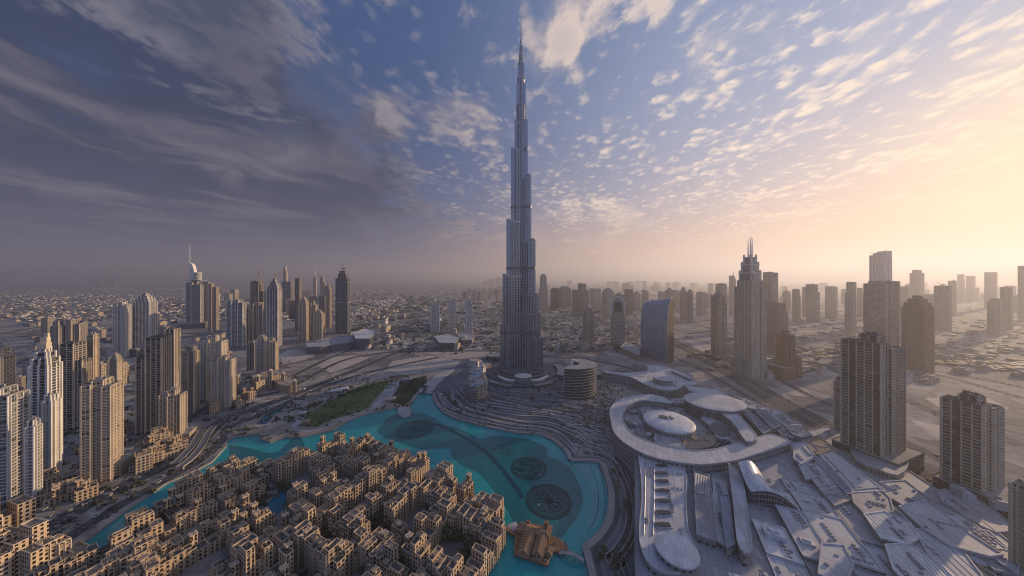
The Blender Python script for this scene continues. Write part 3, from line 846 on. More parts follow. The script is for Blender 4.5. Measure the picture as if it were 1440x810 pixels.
road('far_road', [(470, 452), (540, 446), (640, 440), (700, 436), (800, 436), (900, 440), (1000, 446)], 6, 0.45)
road('far_road', [(0, 470), (80, 456), (160, 448), (240, 436), (330, 425), (430, 416), (520, 412)], 6, 0.5)
road('far_road', [(0, 520), (60, 500), (130, 486), (220, 478), (300, 470)], 4, 0.5)
# raised double viaduct bend beside the canal
for i, pts in enumerate(([(245, 652), (258, 640), (272, 624), (281, 608), (288, 598), (296, 592)], [(252, 657), (268, 645), (282, 629), (291, 612), (298, 602), (304, 596)])):
    ln = resample(smooth_line(Gs(pts, 6)), 5)
    root = empty('viaduct', (0, 0, 0), ('inner' if i == 0 else 'outer') + ' pale curved road viaduct on piers beside the canal', 'viaduct', 'curved viaducts by the canal')
    o = strip('deck', ln, 7.5, 6.0, road_mat('pale_asphalt', 2, (0.19, 0.18, 0.17)), 0.9, thick=1.4); o.parent = root
    for p in ln[1::4]:
        b = MB(); b.box(p[0], p[1], 2, 2, -0.1, 5.0); b.build('pier', M['conc'], root)
# pale construction lots
for i, pts in enumerate(([(552, 486), (560, 478), (590, 475), (614, 478), (612, 488), (580, 490)], [(447, 515), (466, 502), (500, 500), (520, 503), (490, 516), (465, 524)],
                         [(540, 522), (552, 508), (600, 500), (650, 506), (640, 516), (600, 520)], [(600, 496), (660, 490), (700, 494), (690, 502), (640, 506)], [(380, 505), (405, 492), (450, 494), (430, 506), (400, 512)],
                         [(500, 430), (540, 420), (600, 423), (590, 432), (540, 436)], [(965, 478), (1000, 485), (1010, 496), (985, 494)], [(1180, 505), (1240, 500), (1290, 512), (1230, 520)], [(1300, 560), (1380, 555), (1420, 575), (1340, 585)],
                         [(1090, 540), (1130, 545), (1150, 560), (1115, 556)], [(1280, 590), (1330, 600), (1390, 640), (1350, 640)])):
    sheet('sand_lot', Gs(pts), 0.06, SANDM if i % 3 else paving('pale_gravel', (0.38, 0.345, 0.31), var=0.25))
sheet('far_lawn', Gs([(545, 434), (560, 421), (600, 418), (612, 426), (590, 436)]), 0.08, SCRUB)
# ================================================================ the tallest tower
BD = 722.0; BX = 13.0 * BD / FP
def BZ(y): return CAM_H - (y - HY) * BD / FP
def burj():
    root = empty('stepped_skyscraper', (BX, BD, 0), 'tallest tower of all, silvery, stepped and needle tipped, behind the lake', 'skyscraper')
    steel = facade('silver_ribbed_curtain_wall', (0.46, 0.47, 0.50), glass=(0.10, 0.125, 0.165), bay=2.2, floor=4.0, wu=0.72, wv=0.70, base=0.14, grough=0.12, gmetal=0.9, lit=0.03, wmetal=0.5, wrough=0.3, var=0.1, vband=7.3)
    ledge_m = plain('polished_spandrel', (0.34, 0.36, 0.40), 0.22, 0.85, var=0.1)
    mech_m = plain('dark_louvred_band', (0.15, 0.16, 0.18), 0.35, 0.7, var=0.2)
    k = BD / FP
    spec = []
    A = dict(a=206, e=[29.5, 26.0, 20.8, 14.6, 9.4, 6.8, 5.2], y=[454, 386, 311, 212, 172, 121, 95])
    B_ = dict(a=324, e=[29.5, 26.5, 23.4, 19.4, 13.8, 9.2, 6.3, 4.2], y=[470, 437, 412, 338, 249, 172, 121, 90])
    Cc = dict(a=84, r=[60, 50, 41, 33, 25, 17, 12], y=[430, 360, 285, 230, 190, 140, 105])
    def stadium(r, w_, a, back=6.0):
        """outline from the core out to radius r, round nosed, width w_"""
        ca, sa = math.cos(a), math.sin(a); h = w_ / 2; o = []
        for x, y in [(-back, -h)] + [(r - h + h * math.cos(q_), h * math.sin(q_)) for q_ in [(-math.pi / 2) + j * math.pi / 10 for j in range(11)]] + [(-back, h)]:
            o.append((x * ca - y * sa, x * sa + y * ca))
        return o
    ledges, mech, fins = MB(), MB(), MB()
    for wing in (A, B_, Cc):
        a = R(wing['a']); n = len(wing['y'])
        wm = MB()
        for i in range(n):
            z1 = BZ(wing['y'][i]); w_ = 25.0 - i * 2.1
            if 'e' in wing:
                e = wing['e'][i] * k; r = (e - w_ / 2) / abs(math.cos(a)) + w_ / 2
            else: r = wing['r'][i]
            r = max(r, w_ / 2 + 1)
            body = stadium(r, w_ * .52, a); flank = stadium(r - w_ * .22, w_, a); 
            for s_, top in ((body, z1), (flank, z1 - 4 - i * 0.7)):
                wm.prism(s_, 0, top, True)
                z = 8.0 + i * 0.13
                z_lo = 6 if i == n - 1 or True else 0
                zprev = BZ(wing['y'][i - 1]) - 30 if i else 0
                zz = max(8.0, 4.0 * int(zprev / 4.0)) 
                zz = 8.0 if i < 2 else 4.0 * int(max(8, BZ(wing['y'][i - 2]) - 20) / 4)
                while zz < top:
                    ledges.prism(offs(s_, 0.45), zz - 0.18, zz + 0.18, True, True); zz += 4.0
                ledges.prism(offs(s_, 0.6), top - 1.0, top + 1.6, True, True)
            for zm in (105, 262, 415, 560, 660):
                if zm + 10 < z1 and (i == 0 or True):
                    for s_ in (body, flank): mech.prism(offs(s_, 0.75), zm, zm + 7, True, True)
            # vertical fins along the nose
            for j in range(1, 12, 1):
                p_ = body[j]; fins.box(p_[0], p_[1], .95, .95, 2, z1 + 1.0)
                p_ = flank[j]
                if j in (1, 2, 10, 11): fins.box(p_[0], p_[1], .8, .8, 2, z1 - 4 - i * 0.7)
        wm.build('wing', steel, root)
    core = MB(); sp = MB()
    z = 0
    for r, y0, n in ((13, 150, 12), (10, 112, 12), (7.6, 90, 12), (5.8, 78, 10), (4.6, 66, 10)):
        core.prism(ell(0, 0, r, r, n), z, BZ(y0)); ledges.prism(ell(0, 0, r + .5, r + .5, n), BZ(y0) - 2, BZ(y0) + 1, True, True)
        zz = max(500, z)
        while zz < BZ(y0): ledges.prism(ell(0, 0, r + .4, r + .4, n), zz, zz + .4, True, True); zz += 4
    core.build('core', steel, root)
    sp.loft([[(x, y, BZ(yy)) for x, y in ell(0, 0, r, r, 10)] for yy, r in ((66, 3.6), (56, 3.2), (55.9, 1.9), (38, 1.6), (37.9, 1.3), (11, .8))])
    sp.build('spire', M['metal'], root)
    ledges.build('floor_rib', ledge_m, root); mech.build('mechanical_band', mech_m, root); fins.build('facade_rib', ledge_m, root)
    # curved podium wings and the glass entrance drum
    pd = MB(); pr = MB()
    for r, z1 in ((84, 5), (72, 9), (60, 14), (50, 19)):
        o_ = ell(0, -14, r * 1.15, r, 40)
        pd.prism(o_, 0, z1, False); pr.cap(o_, z1); pr.prism(offs(o_, 1.2), z1 - .8, z1 + .5, True, True)
    p_ = pd.build('podium', M['grey'], root); pr.build('podium_roof', M['roofd'], p_)
    dr = MB(); dr.prism(ell(2, -80, 19, 15, 28), 0, 21); dr.build('entrance_drum', M['curtain'], root)
    db = MB(); [db.prism(ell(2, -80, 19.8, 15.8, 28), z, z + .7, True, True) for z in (5, 10, 15, 20.6)]
    db.build('drum_ring', M['slabw'], root)
    for sgn in (-1, 1):
        wg = MB(); n = 16
        inner = [(2 + sgn * (20 + j * 2.6), -78 + (j * .19) ** 2 * 4) for j in range(n)]
        outer = [(x, y - 15 + abs(j - 8) * .4) for j, (x, y) in enumerate(inner)]
        wg.prism(ccw(inner + outer[::-1]), 0, 12); lw = wg.build('pavilion_wing', M['grey'], root)
        lb = MB(); [lb.prism(offs(ccw(inner + outer[::-1]), .8), z, z + .6, True, True) for z in (4, 8, 12)]
        lb.build('canopy', M['slabw'], lw)
burj()

def lattice_shell(root):
    pass
# ---------------------------------------------------------------- theatre-like faceted building left of the tower
def faceted():
    x, y = G(672, 560)
    root = empty('faceted_building', (x, y, 0), 'small faceted building with gold ribs and twisting shell left of tallest tower', 'building')
    b, s_ = MB(), MB()
    rg = random.Random(5); rings = []
    for i in range(8):
        t_ = i / 7; z = 74 * t_
        rx, ry, tw = 19 - 7 * t_ + 3 * math.sin(t_ * 5), 15 + 5 * math.sin(t_ * 3), t_ * .9
        rings.append([(px_ - 6 * t_, py_ + 10 * t_ * t_, z) for px_, py_ in ell(0, 0, rx * (1.35 if i in (3, 4) else 1), ry * (0.75 if i % 3 == 1 else 1.05), 9, tw * 2)])
    b.loft(rings); b.build('shell', facade('faceted_glass_shell', (0.42, 0.36, 0.28), glass=(0.12, 0.20, 0.34), bay=5, floor=6, wu=.7, wv=.7, base=.1, grough=.12, gmetal=.6, lit=.25), root)
    for i in range(1, 8):
        r_ = rings[i]
        for j in range(9): s_.tube([r_[j], r_[(j + 1) % 9]], .28, 4); s_.tube([rings[i - 1][j], r_[j]], .3, 4)
    for i in range(6): s_.tube([(rings[7][i][0], rings[7][i][1], 74), (rings[7][i][0] - 4, rings[7][i][1] + 6, 74 + 5 * (i % 3))], .5, 4)
    s_.build('rib', M['crystal'], root)
    w_ = MB(); q = [(2, -16), (14, -11), (14, -8), (2, -13)]; 
    w_.prism(ccw([(1, -22), (17, -12), (17, 2), (1, -8)]), 0, 30); w_.build('side_block', M['sand'], root)
    l_ = MB(); [l_.prism(offs(ccw([(1, -22), (17, -12), (17, 2), (1, -8)]), .7), z, z + 1, True, True) for z in range(4, 31, 5)]
    l_.build('floor_rib', M['slab'], root)
    p_ = MB(); p_.prism(ell(0, 2, 28, 24, 24), 0, 5); p_.build('podium', M['roofd'], root)
faceted()

def annex():
    """crescent of stacked floors right of the tower"""
    x, y = G(806, 560); x += 2
    root = empty('crescent_building', (x, y + 26, 0), 'curved crescent building of stacked pale floors right of tallest tower', 'building')
    def cres(o, inner=20.0, outer=50.0):
        A0, A1, n = -115, 62, 26
        P = [(outer * math.cos(R(A0 + (A1 - A0) * j / n)) * 1.0 + o, outer * .75 * math.sin(R(A0 + (A1 - A0) * j / n))) for j in range(n + 1)]
        Q = [(inner * math.cos(R(A0 + (A1 - A0) * j / n)) * .9, inner * .8 * math.sin(R(A0 + (A1 - A0) * j / n))) for j in range(n + 1)]
        return ccw(P + Q[::-1])
    c_, s_, r_ = MB(), MB(), MB()
    base = cres(0)
    c_.prism(base, 0, 62, False); r_.cap(base, 62)
    for i in range(1, 12): s_.prism(offs(base, 1.3 if i < 11 else 2.0), i * 5.6, i * 5.6 + 1.0, True, True)
    c_.build('facade', M['darkglass'], root); s_.build('floor_rib', M['slabd'], root); r_.build('roof', M['roofd'], root)
    h_ = MB(); h_.prism(ell(6, 2, 13, 14, 24), 0, 40); h_.build('inner_hall', M['roofd'], root)
    l_ = MB(); l_.tube([(-16, 20, 0), (-8, 26, 24), (6, 30, 60)], .6, 5); l_.tube([(20, 26, 62), (4, 14, 66), (-4, -24, 62)], .6, 5); l_.build('roof_truss', M['steel'], root)
annex()
# low wall-like curved hall between faceted building and tower and behind
for i, (px, py, r, h, lab) in enumerate(((702, 505, 40, 12, 'low drum shaped hall just left behind the tallest tower'), (845, 530, 26, 10, 'low round hall between crescent building and the mall'))):
    x, y = G(px, py); b = MB(); b.prism(ell(x, y, r, r * .6, 28), 0, h, False); o = b.build('low_hall', M['grey']); tag(o, lab, 'hall')
    b = MB(); b.cap(ell(x, y, r, r * .6, 28), h - .3); b.prism(ell(x, y, r + .8, r * .6 + .8, 28), h - 1, h + .4, False); b.prism(ell(x, y, r - .6, r * .6 - .6, 28)[::-1], h - .3, h + .4, False); b.build('roof', M['roof'], o)

for (r0, r1, a0, a1, h, lab) in ((92, 108, 150, 205, 11, 'low curved hall hugging the tallest tower on its left, behind the faceted building'), (114, 122, 165, 222, 7, 'outer thin curved wall building at the left of the tallest tower'),
                                 (92, 110, -28, 22, 12, 'low curved hall at the right of the tallest tower, behind the crescent building'), (96, 104, 222, 256, 6, 'low curved terrace building in front left of the tallest tower'), (96, 104, 286, 312, 6, 'low curved terrace building in front right of the tallest tower')):
    P = [(r1 * math.cos(R(a0 + (a1 - a0) * j / 14)), r1 * math.sin(R(a0 + (a1 - a0) * j / 14))) for j in range(15)]; Q = [(r0 * math.cos(R(a0 + (a1 - a0) * j / 14)), r0 * math.sin(R(a0 + (a1 - a0) * j / 14))) for j in range(15)]
    q = ccw(P + Q[::-1]); root = empty('curved_hall', (BX, BD, 0), lab, 'hall')
    b = MB(); b.prism(q, 0, h, False); b.build('wall', M['grey'], root)
    b = MB(); b.cap(q, h); b.prism(offs(q, .8), h - .7, h + .3, True, True); b.prism(offs(q, .6), h * .5, h * .5 + .4, True, True); b.build('roof', M['roof'], root)
# ================================================================ the mall and its roofs (right of the lake)
def roofing(name, c, pan=7.0, var=.2, rough=.7, ang=-24.0, metal=0.0):
    """membrane or sheet roof: panels of slightly differing tone, joints, and run-off stains"""
    m, t, b = new_mat(name)
    o = coord(t, 'Object'); x, y, _ = sep(t, o); ca, sa = math.cos(R(ang)), math.sin(R(ang))
    u, v = (x * ca + y * sa) / pan, (y * ca - x * sa) / (pan * 2.2)
    wn = t.nodes.new('ShaderNodeTexWhiteNoise'); t.links.new(vec(t, u.m('FLOOR'), v.m('FLOOR'), 0.0).k, wn.inputs['Vector'])
    jt = ((u.m('FRACT') - .5).m('ABSOLUTE').m('GREATER_THAN', .465)).m('MAXIMUM', (v.m('FRACT') - .5).m('ABSOLUTE').m('GREATER_THAN', .485))
    st = noise(t, o, 0.05, 6, .65, .6) * .6 + noise(t, o, 0.6, 4, .6) * .4
    k = st.lin(.3, .7, 1 - var, 1 + var) * N(t, wn.outputs['Value']).lin(0, 1, .86, 1.10) * (1.0 - jt * .35)
    lnk(t, mix(t, 1.0, c, vec(t, k, k, k), 'MULTIPLY'), b.inputs['Base Color']); b.inputs['Roughness'].default_value = rough; b.inputs['Metallic'].default_value = metal
    return m
MR = roofing('mall_roof_membrane', (0.42, 0.435, 0.47)); MR2 = roofing('mall_roof_grey', (0.29, 0.30, 0.33), 5.0, .35)
MRB = roofing('blue_roof_panels', (0.17, 0.22, 0.31), 2.4, .25, .5); MRW = roofing('bright_metal_roof', (0.58, 0.585, 0.60), 3.0, .15, .45)
MRT = plain('tan_roof_screed', (0.34, 0.27, 0.20), 0.85, var=0.3)
MWALL = facade('mall_wall', (0.25, 0.245, 0.24), bay=5.0, floor=6.0, wu=0.5, wv=0.3)
def clutter(b, poly, z, n, rng, smin=0.9, smax=3.4, hmax=1.7, rz=R(-24)):
    """rows of air handling units, a few ducts and hatches, in line with the building"""
    xs, ys = [p[0] for p in poly], [p[1] for p in poly]; k = 0
    cu, cv = (math.cos(rz), math.sin(rz)), (-math.sin(rz), math.cos(rz))
    for _ in range(n * 6):
        x, y = rng.uniform(min(xs), max(xs)), rng.uniform(min(ys), max(ys))
        if not inside((x, y), poly): continue
        d = cv if rng.random() < .7 else cu; sx, sy, h = rng.uniform(1.2, 2.4), rng.uniform(1.2, 2.0), rng.uniform(.7, 1.5)
        for i in range(rng.choice([1, 2, 4, 6, 8])):
            X, Y_ = x + d[0] * i * 3.4, y + d[1] * i * 3.4
            if not inside((X, Y_), poly): break
            b.box(X, Y_, sx, sy, z, z + h, rz)
        if rng.random() < .3:
            L = rng.uniform(6, 16)
            if inside((x + d[0] * L, y + d[1] * L), poly): b.tube([(x + cu[0] * 2, y + cu[1] * 2, z + .6), (x + cu[0] * 2 + d[0] * L, y + cu[1] * 2 + d[1] * L, z + .6)], .4, 5)
        k += 1
        if k >= n: break
def hall(name, label, px, z, roof=None, z0=0.0, group=None, cat='building', par=0.45, clut=0, seams=0, seed=1, holes=(), wall=None, world=None):
    """flat roofed building whose roof outline, z metres up, is seen at the px outline"""
    poly = ccw(world or Gs(px, z)); hs = [ccw(Gs(h, z)) for h in holes]
    cx, cy_ = sum(p[0] for p in poly) / len(poly), sum(p[1] for p in poly) / len(poly)
    L = [(x - cx, y - cy_) for x, y in poly]; H_ = [[(x - cx, y - cy_) for x, y in h] for h in hs]
    root = empty(name, (cx, cy_, 0), label, cat, group)
    w_, r_ = MB(), MB()
    w_.prism(L, z0, z, False)
    for h in H_: w_.prism(h[::-1], z0, z, False)
    w_.build('wall', wall or MWALL, root)
    r_.cap(L, z - .3, 0, tuple(h[::-1] for h in H_))
    for q in [L] + [h[::-1] for h in H_]:
        r_.prism(offs(q, .4), z - 1.2, z + par, False); r_.prism(offs(q, -.5)[::-1], z - .3, z + par, False)
        a, c_ = offs(q, .4), offs(q, -.5)
        for i in range(len(q)):
            j = (i + 1) % len(q); r_.face([(*a[i], z + par), (*a[j], z + par), (*c_[j], z + par), (*c_[i], z + par)])
    o = r_.build('roof', roof or MR, root)
    rng = random.Random(seed)
    if clut:
        c = MB(); clutter(c, offs(L, -3), z - .3, clut, rng); 
        if c.f: c.build('roof_vent', MR2, o)
    if seams:
        c = MB(); xs = [p[0] for p in L]; ys = [p[1] for p in L]; R0 = max(max(xs) - min(xs), max(ys) - min(ys))
        a = R(64); d = (math.cos(a), math.sin(a)); n_ = (-d[1], d[0]); inn = offs(L, -1.5)
        k = -R0
        while k < R0:
            t_ = -R0; run = None
            while t_ < R0:
                p = (n_[0] * k + d[0] * t_, n_[1] * k + d[1] * t_); ok = inside(p, inn)
                if ok and run is None: run = p
                if not ok and run is not None:
                    if math.dist(run, p) > 4: c.tube([(*run, z - .2), (*p, z - .2)], .16, 4)
                    run = None
                t_ += 2.0
            k += seams
        if c.f: c.build('roof_seam', MR2, o)
    return root, L, (cx, cy_)
A = lambda pts: [(840 + x / 4.5, 500 + y / 4.5) for x, y in pts]
B2 = lambda pts: [(840 + x / 4.2625, 620 + y / 4.2625) for x, y in pts]
C8 = lambda pts: [(1120 + x / 2.6125, 500 + y / 2.6125) for x, y in pts]
def sm(pts, k=3):
    o = smooth_line(list(pts) + [pts[0]], k); return o[:-1]
# big teardrop ring
ringo = sm(A([(85, 400), (80, 340), (130, 285), (220, 255), (330, 246), (420, 262), (470, 300), (380, 290), (280, 283), (205, 310), (165, 360), (172, 425), (240, 500), (370, 555), (540, 590), (640, 600), (760, 588), (860, 560), (950, 535), (1010, 518), (1110, 498), (1222, 545), (1120, 585), (1000, 622), (870, 662), (700, 686), (560, 680), (350, 640), (200, 570), (110, 490)]), 3)
hall('mall_ring', 'huge pale teardrop ring roof curling round the domed mall court', ringo, 24, MR, cat='building', seams=0)
hall('mall_court', 'sunken mall court of jumbled roofs inside the teardrop ring', sm(A([(200, 330), (300, 300), (470, 300), (600, 330), (700, 380), (760, 450), (790, 520), (760, 570), (640, 596), (540, 585), (380, 548), (250, 494), (180, 420), (176, 370)]), 2), 13, MR2, clut=70, seed=4)
rng = random.Random(12)
def dome(name, label, px, py, r, z, rise, roof, skirt=3.0, mat2=None, oval=1.0, z0=0.0):
    x, y = G(px, py, z)
    root = empty(name, (x, y, 0), label, 'dome' if rise > 2 else 'building')
    b = MB(); b.prism(ell(0, 0, r - skirt * .4, (r - skirt * .4) * oval, 40), z0, z - .8, False); b.build('drum_wall', mat2 or MWALL, root)
    b = MB(); n = 7
    rings = [[(x_, y_, z - 1.2) for x_, y_ in ell(0, 0, r, r * oval, 40)]] + [[(x_, y_, z + rise * math.sin(j / n * math.pi / 2)) for x_, y_ in ell(0, 0, r * math.cos(j / n * math.pi / 2 * .93), r * oval * math.cos(j / n * math.pi / 2 * .93), 40)] for j in range(n + 1)]
    b.loft(rings); o = b.build('roof', roof, root, smooth=False)
    return root, o
d_, o_ = dome('court_dome', 'shallow pale oval dome at the centre of the teardrop mall ring', 940, 592, 35, 26, 5, MRW)
b = MB(); [b.box(rng.uniform(-10, 4), rng.uniform(-5, 5), rng.uniform(1, 5), rng.uniform(1, 4), 27, 32.4 + rng.random()) for _ in range(7)]; b.prism(ell(-8, 2, 5, 4, 16), 27, 32.6); b.build('roof_vent', M['roofd'], o_)
# skylit sheds and blocks standing in the court
for i, (pts, z, rf, lab) in enumerate([
    ([(375, 480), (470, 500), (540, 560), (540, 585), (400, 556), (360, 530)], 19, MR, 'fan shaped ribbed roof south of the oval dome'),
    ([(550, 530), (620, 520), (740, 490), (748, 550), (690, 580), (556, 588)], 17, MRT, 'tan roof with brown plant right of the fan shaped roof'),
    ([(655, 395), (700, 380), (760, 430), (830, 520), (810, 530), (750, 510), (730, 460)], 20, MR, 'pale curving roof with a dark oval well east of the oval dome'),
    ([(470, 275), (600, 265), (606, 300), (480, 300)], 20, MR, 'small pale flat roof just north of the oval dome'),
    ([(270, 330), (330, 320), (345, 360), (290, 385)], 18, MRB, 'small blue roof at the west edge of the mall court')]):
    hall('court_roof', lab, sm(A(pts), 2), z, rf, clut=5, seams=2.2 if i == 0 else 0, seed=i)
x, y = G(1012, 604, 20.3); b = MB(); b.prism(ell(x, y, 12, 20, 24, R(-30)), 20.1, 20.9); tag(b.build('roof_well', M['roofd']), 'dark oval well on the curving pale mall roof', 'roof well')
# little mixed roofs around the dome
for k in range(34):
    a = rng.uniform(0, 2 * math.pi); rr = rng.uniform(43, 60)
    x0_, y0_ = G(940, 592, 20); x, y = x0_ + 8 + rr * math.cos(a) * 1.25, y0_ + rr * math.sin(a) * .9
    b = MB(); b.box(x, y, rng.uniform(4, 11), rng.uniform(3, 8), 12.9, rng.uniform(14.5, 20), a, mi=0)
    o = b.build('court_kiosk', rng.choice([MR, MR2, MRB, MR, MRT])); tag(o, 'small flat roofed pavilion in the jumble around the oval dome', 'pavilion', 'pavilions around the oval dome')
# upper halls
hall('upper_mall', 'pale spreading mall roof with a curved arm behind the teardrop ring', sm(A([(25, 90), (60, 95), (180, 110), (320, 95), (315, 62), (430, 70), (600, 130), (600, 150), (640, 180), (540, 190), (500, 215), (400, 215), (300, 180), (200, 130), (60, 108)]), 2), 20, MR, clut=14, seed=7)
dome('upper_drum', 'squat drum with overhanging pale rim on the spreading mall roof', 932, 531, 20, 30, 1.0, MR)
hall('blue_roof_hall', 'narrow blue grey roof strip on the far side of the spreading mall', A([(470, 80), (500, 88), (605, 128), (590, 150), (540, 130), (480, 100)]), 24, MRB)
d2, o2 = dome('grand_drum', 'large oval drum building with dark sides and pale rim right of the dome', 1004, 564, 46, 34, 1.5, MR, oval=.8, mat2=facade('dark_ribbed_wall', (0.16, 0.155, 0.15), bay=1.6, floor=30, wu=.5, wv=.9, base=.05))
hall('curved_hall', 'pale crescent roof wrapped round the far side of the large oval drum', sm(A([(560, 190), (640, 200), (760, 215), (830, 250), (850, 290), (790, 275), (700, 240), (590, 225)]), 2), 26, MR)
hall('long_roof_hall', 'long pale vaulted hall running from the oval drum to the ring', sm(A([(760, 345), (850, 335), (920, 400), (1005, 500), (1000, 530), (940, 540), (880, 450), (820, 390)]), 2), 30, MR, seed=2)
hall('side_roof', 'narrow curved grey roof between the dome court and the long vaulted hall', sm(A([(700, 370), (760, 372), (850, 440), (925, 545), (860, 560), (800, 500), (760, 430)]), 2), 19, MR2, clut=8)
for i, (pts, z, rf, lab) in enumerate([
    ([(900, 345), (950, 338), (1100, 470), (1050, 495), (990, 430)], 24, MRB, 'first blue roofed strip beside the long vaulted hall'),
    ([(1000, 350), (1060, 345), (1170, 440), (1110, 465)], 22, MRB, 'second blue roofed strip, with a round rooflight at its end'),
    ([(1070, 345), (1150, 345), (1220, 400), (1290, 440), (1190, 445), (1120, 400)], 20, MR, 'pale grey roof next to the service road behind the mall'),
    ([(1120, 455), (1190, 445), (1250, 500), (1240, 520), (1170, 500)], 18, MR, 'low pale roof filling the gap above the ring tip'),
    ([(1190, 450), (1290, 445), (1360, 505), (1300, 520), (1240, 500)], 21, MRB, 'blue grey roof furthest along beside the highway'),
    ([(860, 250), (940, 270), (1060, 320), (1120, 345), (1000, 340), (900, 320)], 15, MR2, 'low dark roof with plant behind the large oval drum')]):
    hall('mall_block', lab, A(pts), z, rf, clut=12, seed=20 + i, seams=3.0 if rf is MRB else 0)
# the long arcade by the boulevard, with its round end
arc_px = sm(B2([(242, 66), (330, 84), (520, 138), (532, 350), (545, 540), (590, 640), (600, 710), (560, 770), (460, 792), (370, 775), (295, 715), (255, 600), (256, 470), (268, 350), (262, 200)]), 2)
r0, L0, c0 = hall('long_arcade', 'long pale mall roof with rows of dark skylights beside the boulevard', arc_px, 19, MR, clut=10, seed=9)
for row, (zx, zy) in enumerate([(385, 150), (388, 195), (392, 243), (395, 300), (395, 362), (398, 432), (394, 505)]):
    px, py = B2([(zx, zy)])[0]; x, y = G(px, py, 19.4)
    b, g = MB(), MB(); wd = 13.0
    b.box(x, y, wd + 1, 6.2, 18.6, 19.8)
    for k in range(6): g.box(x - wd / 2 + (k + .5) * wd / 6, y, wd / 6 - .55, 5.4 - abs(k - 2.5) * .5, 19.6, 20.3 + .25 * (k % 2))
    root = empty('skylight', (0, 0, 0), 'dark barred rooflight in the row down the long arcade roof', 'skylight', 'skylight row on the long arcade roof')
    b.build('curb', MR, root); g.build('glazing', M['darkglass'], root)
b = MB(); 
for sx in (285, 340): 
    ln = [G(px, py, 19.6) for px, py in B2([(sx, 110), (sx + 3, 300), (sx - 5, 560)])]; b.tube([(*p, 19.3) for p in ln], .5, 4)
tag(b.build('roof_rail', MRW), 'pair of pale rails running the length of the long arcade roof', 'roof rail')
px, py = B2([(475, 645)])[0]; dome('round_end_roof', 'large flat pale disc roof at the near end of the long arcade', px, py, 15.8, 24, .6, MRW, skirt=2)
hall('ribbed_roof_hall', 'dark ribbed roof with a pale grid panel beside the long arcade', B2([(582, 178), (668, 205), (690, 330), (716, 598), (598, 560), (585, 330)]), 20, MR2, seams=1.6)
x_ = B2([(585, 190), (662, 212), (670, 330), (588, 305)]); b = MB(); q = ccw(Gs(x_, 21)); 
for i in range(9):
    t_ = i / 8
    for s_ in (0, 1):
        p, r_ = ((q[0], q[3]), (q[1], q[2])) if s_ == 0 else ((q[0], q[1]), (q[3], q[2]))
        a1 = (p[0][0] + (p[1][0] - p[0][0]) * t_, p[0][1] + (p[1][1] - p[0][1]) * t_); a2 = (r_[0][0] + (r_[1][0] - r_[0][0]) * t_, r_[0][1] + (r_[1][1] - r_[0][1]) * t_)
        b.tube([(*a1, 20.9), (*a2, 20.9)], .22, 4)
tag(b.build('rooftop_pergola', MRW), 'white lattice pergola on the dark ribbed mall roof', 'pergola')
hall('narrow_roof_hall', 'narrow grey roof with a raised spine between two longer roofs', B2([(690, 218), (770, 240), (800, 420), (825, 640), (760, 620), (725, 600), (700, 380)]), 18, MR, clut=14, seed=31)
hall('blue_spine_roof', 'slender blue grey roof on the spine of the narrow roof', B2([(738, 320), (785, 325), (815, 560), (822, 620), (775, 640), (752, 480)]), 22, MRB)
hall('bar_roof_hall', 'long smooth pale bar roof ending in a curved tip', sm(B2([(788, 135), (850, 190), (885, 300), (905, 480), (928, 640), (880, 665), (840, 600), (820, 400), (800, 250)]), 2), 25, MR)
# swooping bright roof
def swoop():
    zA, zB = 34, 24
    left = [G(*p, z) for p, z in zip(B2([(848, 128), (875, 200), (905, 270), (925, 300)]), (36, 33, 30, 26))]
    rt_ = [G(*p, z) for p, z in zip(B2([(978, 150), (1010, 215), (1075, 290), (1205, 358)]), (34, 31, 28, 25))]
    root = empty('swooping_roof', (0, 0, 0), 'bright white swooping roof with one sunlit flank, mid mall', 'building')
    b = MB(); n = 8; hs = (36, 33, 30, 26)
    def ip(P, t_): 
        i = min(2, int(t_ * 3)); f = t_ * 3 - i; return (P[i][0] + (P[i + 1][0] - P[i][0]) * f, P[i][1] + (P[i + 1][1] - P[i][1]) * f)
    g = []
    for i in range(10):
        t_ = i / 9; l, r_ = ip(left, t_), ip(rt_, t_); z = 36 - 10 * t_
        g.append([(l[0] + (r_[0] - l[0]) * j / n, l[1] + (r_[1] - l[1]) * j / n, z + 4.0 * math.sin(math.pi * j / n) - 9.0 * (j / n) ** 3) for j in range(n + 1)])
    for i in range(9):
        for j in range(n): b.face([g[i + 1][j], g[i + 1][j + 1], g[i][j + 1], g[i][j]])
    b.build('roof', MRW, root)
    w_ = MB()
    edge = [g[0][j] for j in range(n + 1)] + [g[i][n] for i in range(1, 10)] + [g[9][j] for j in range(n - 1, -1, -1)] + [g[i][0] for i in range(8, 0, -1)]
    for i in range(len(edge)):
        p, q = edge[i], edge[(i + 1) % len(edge)]
        w_.face([(p[0], p[1], 0), (q[0], q[1], 0), q, p], [(0, 0), (5, 0), (5, 20), (0, 20)])
    w_.build('wall', M['grey'], root)
    f_ = MB(); f_.tube([g[i][0] for i in range(10)], .8, 5); f_.tube([g[9][j] for j in range(n + 1)], .8, 5); f_.build('edge_trim', MRW, root)
swoop()
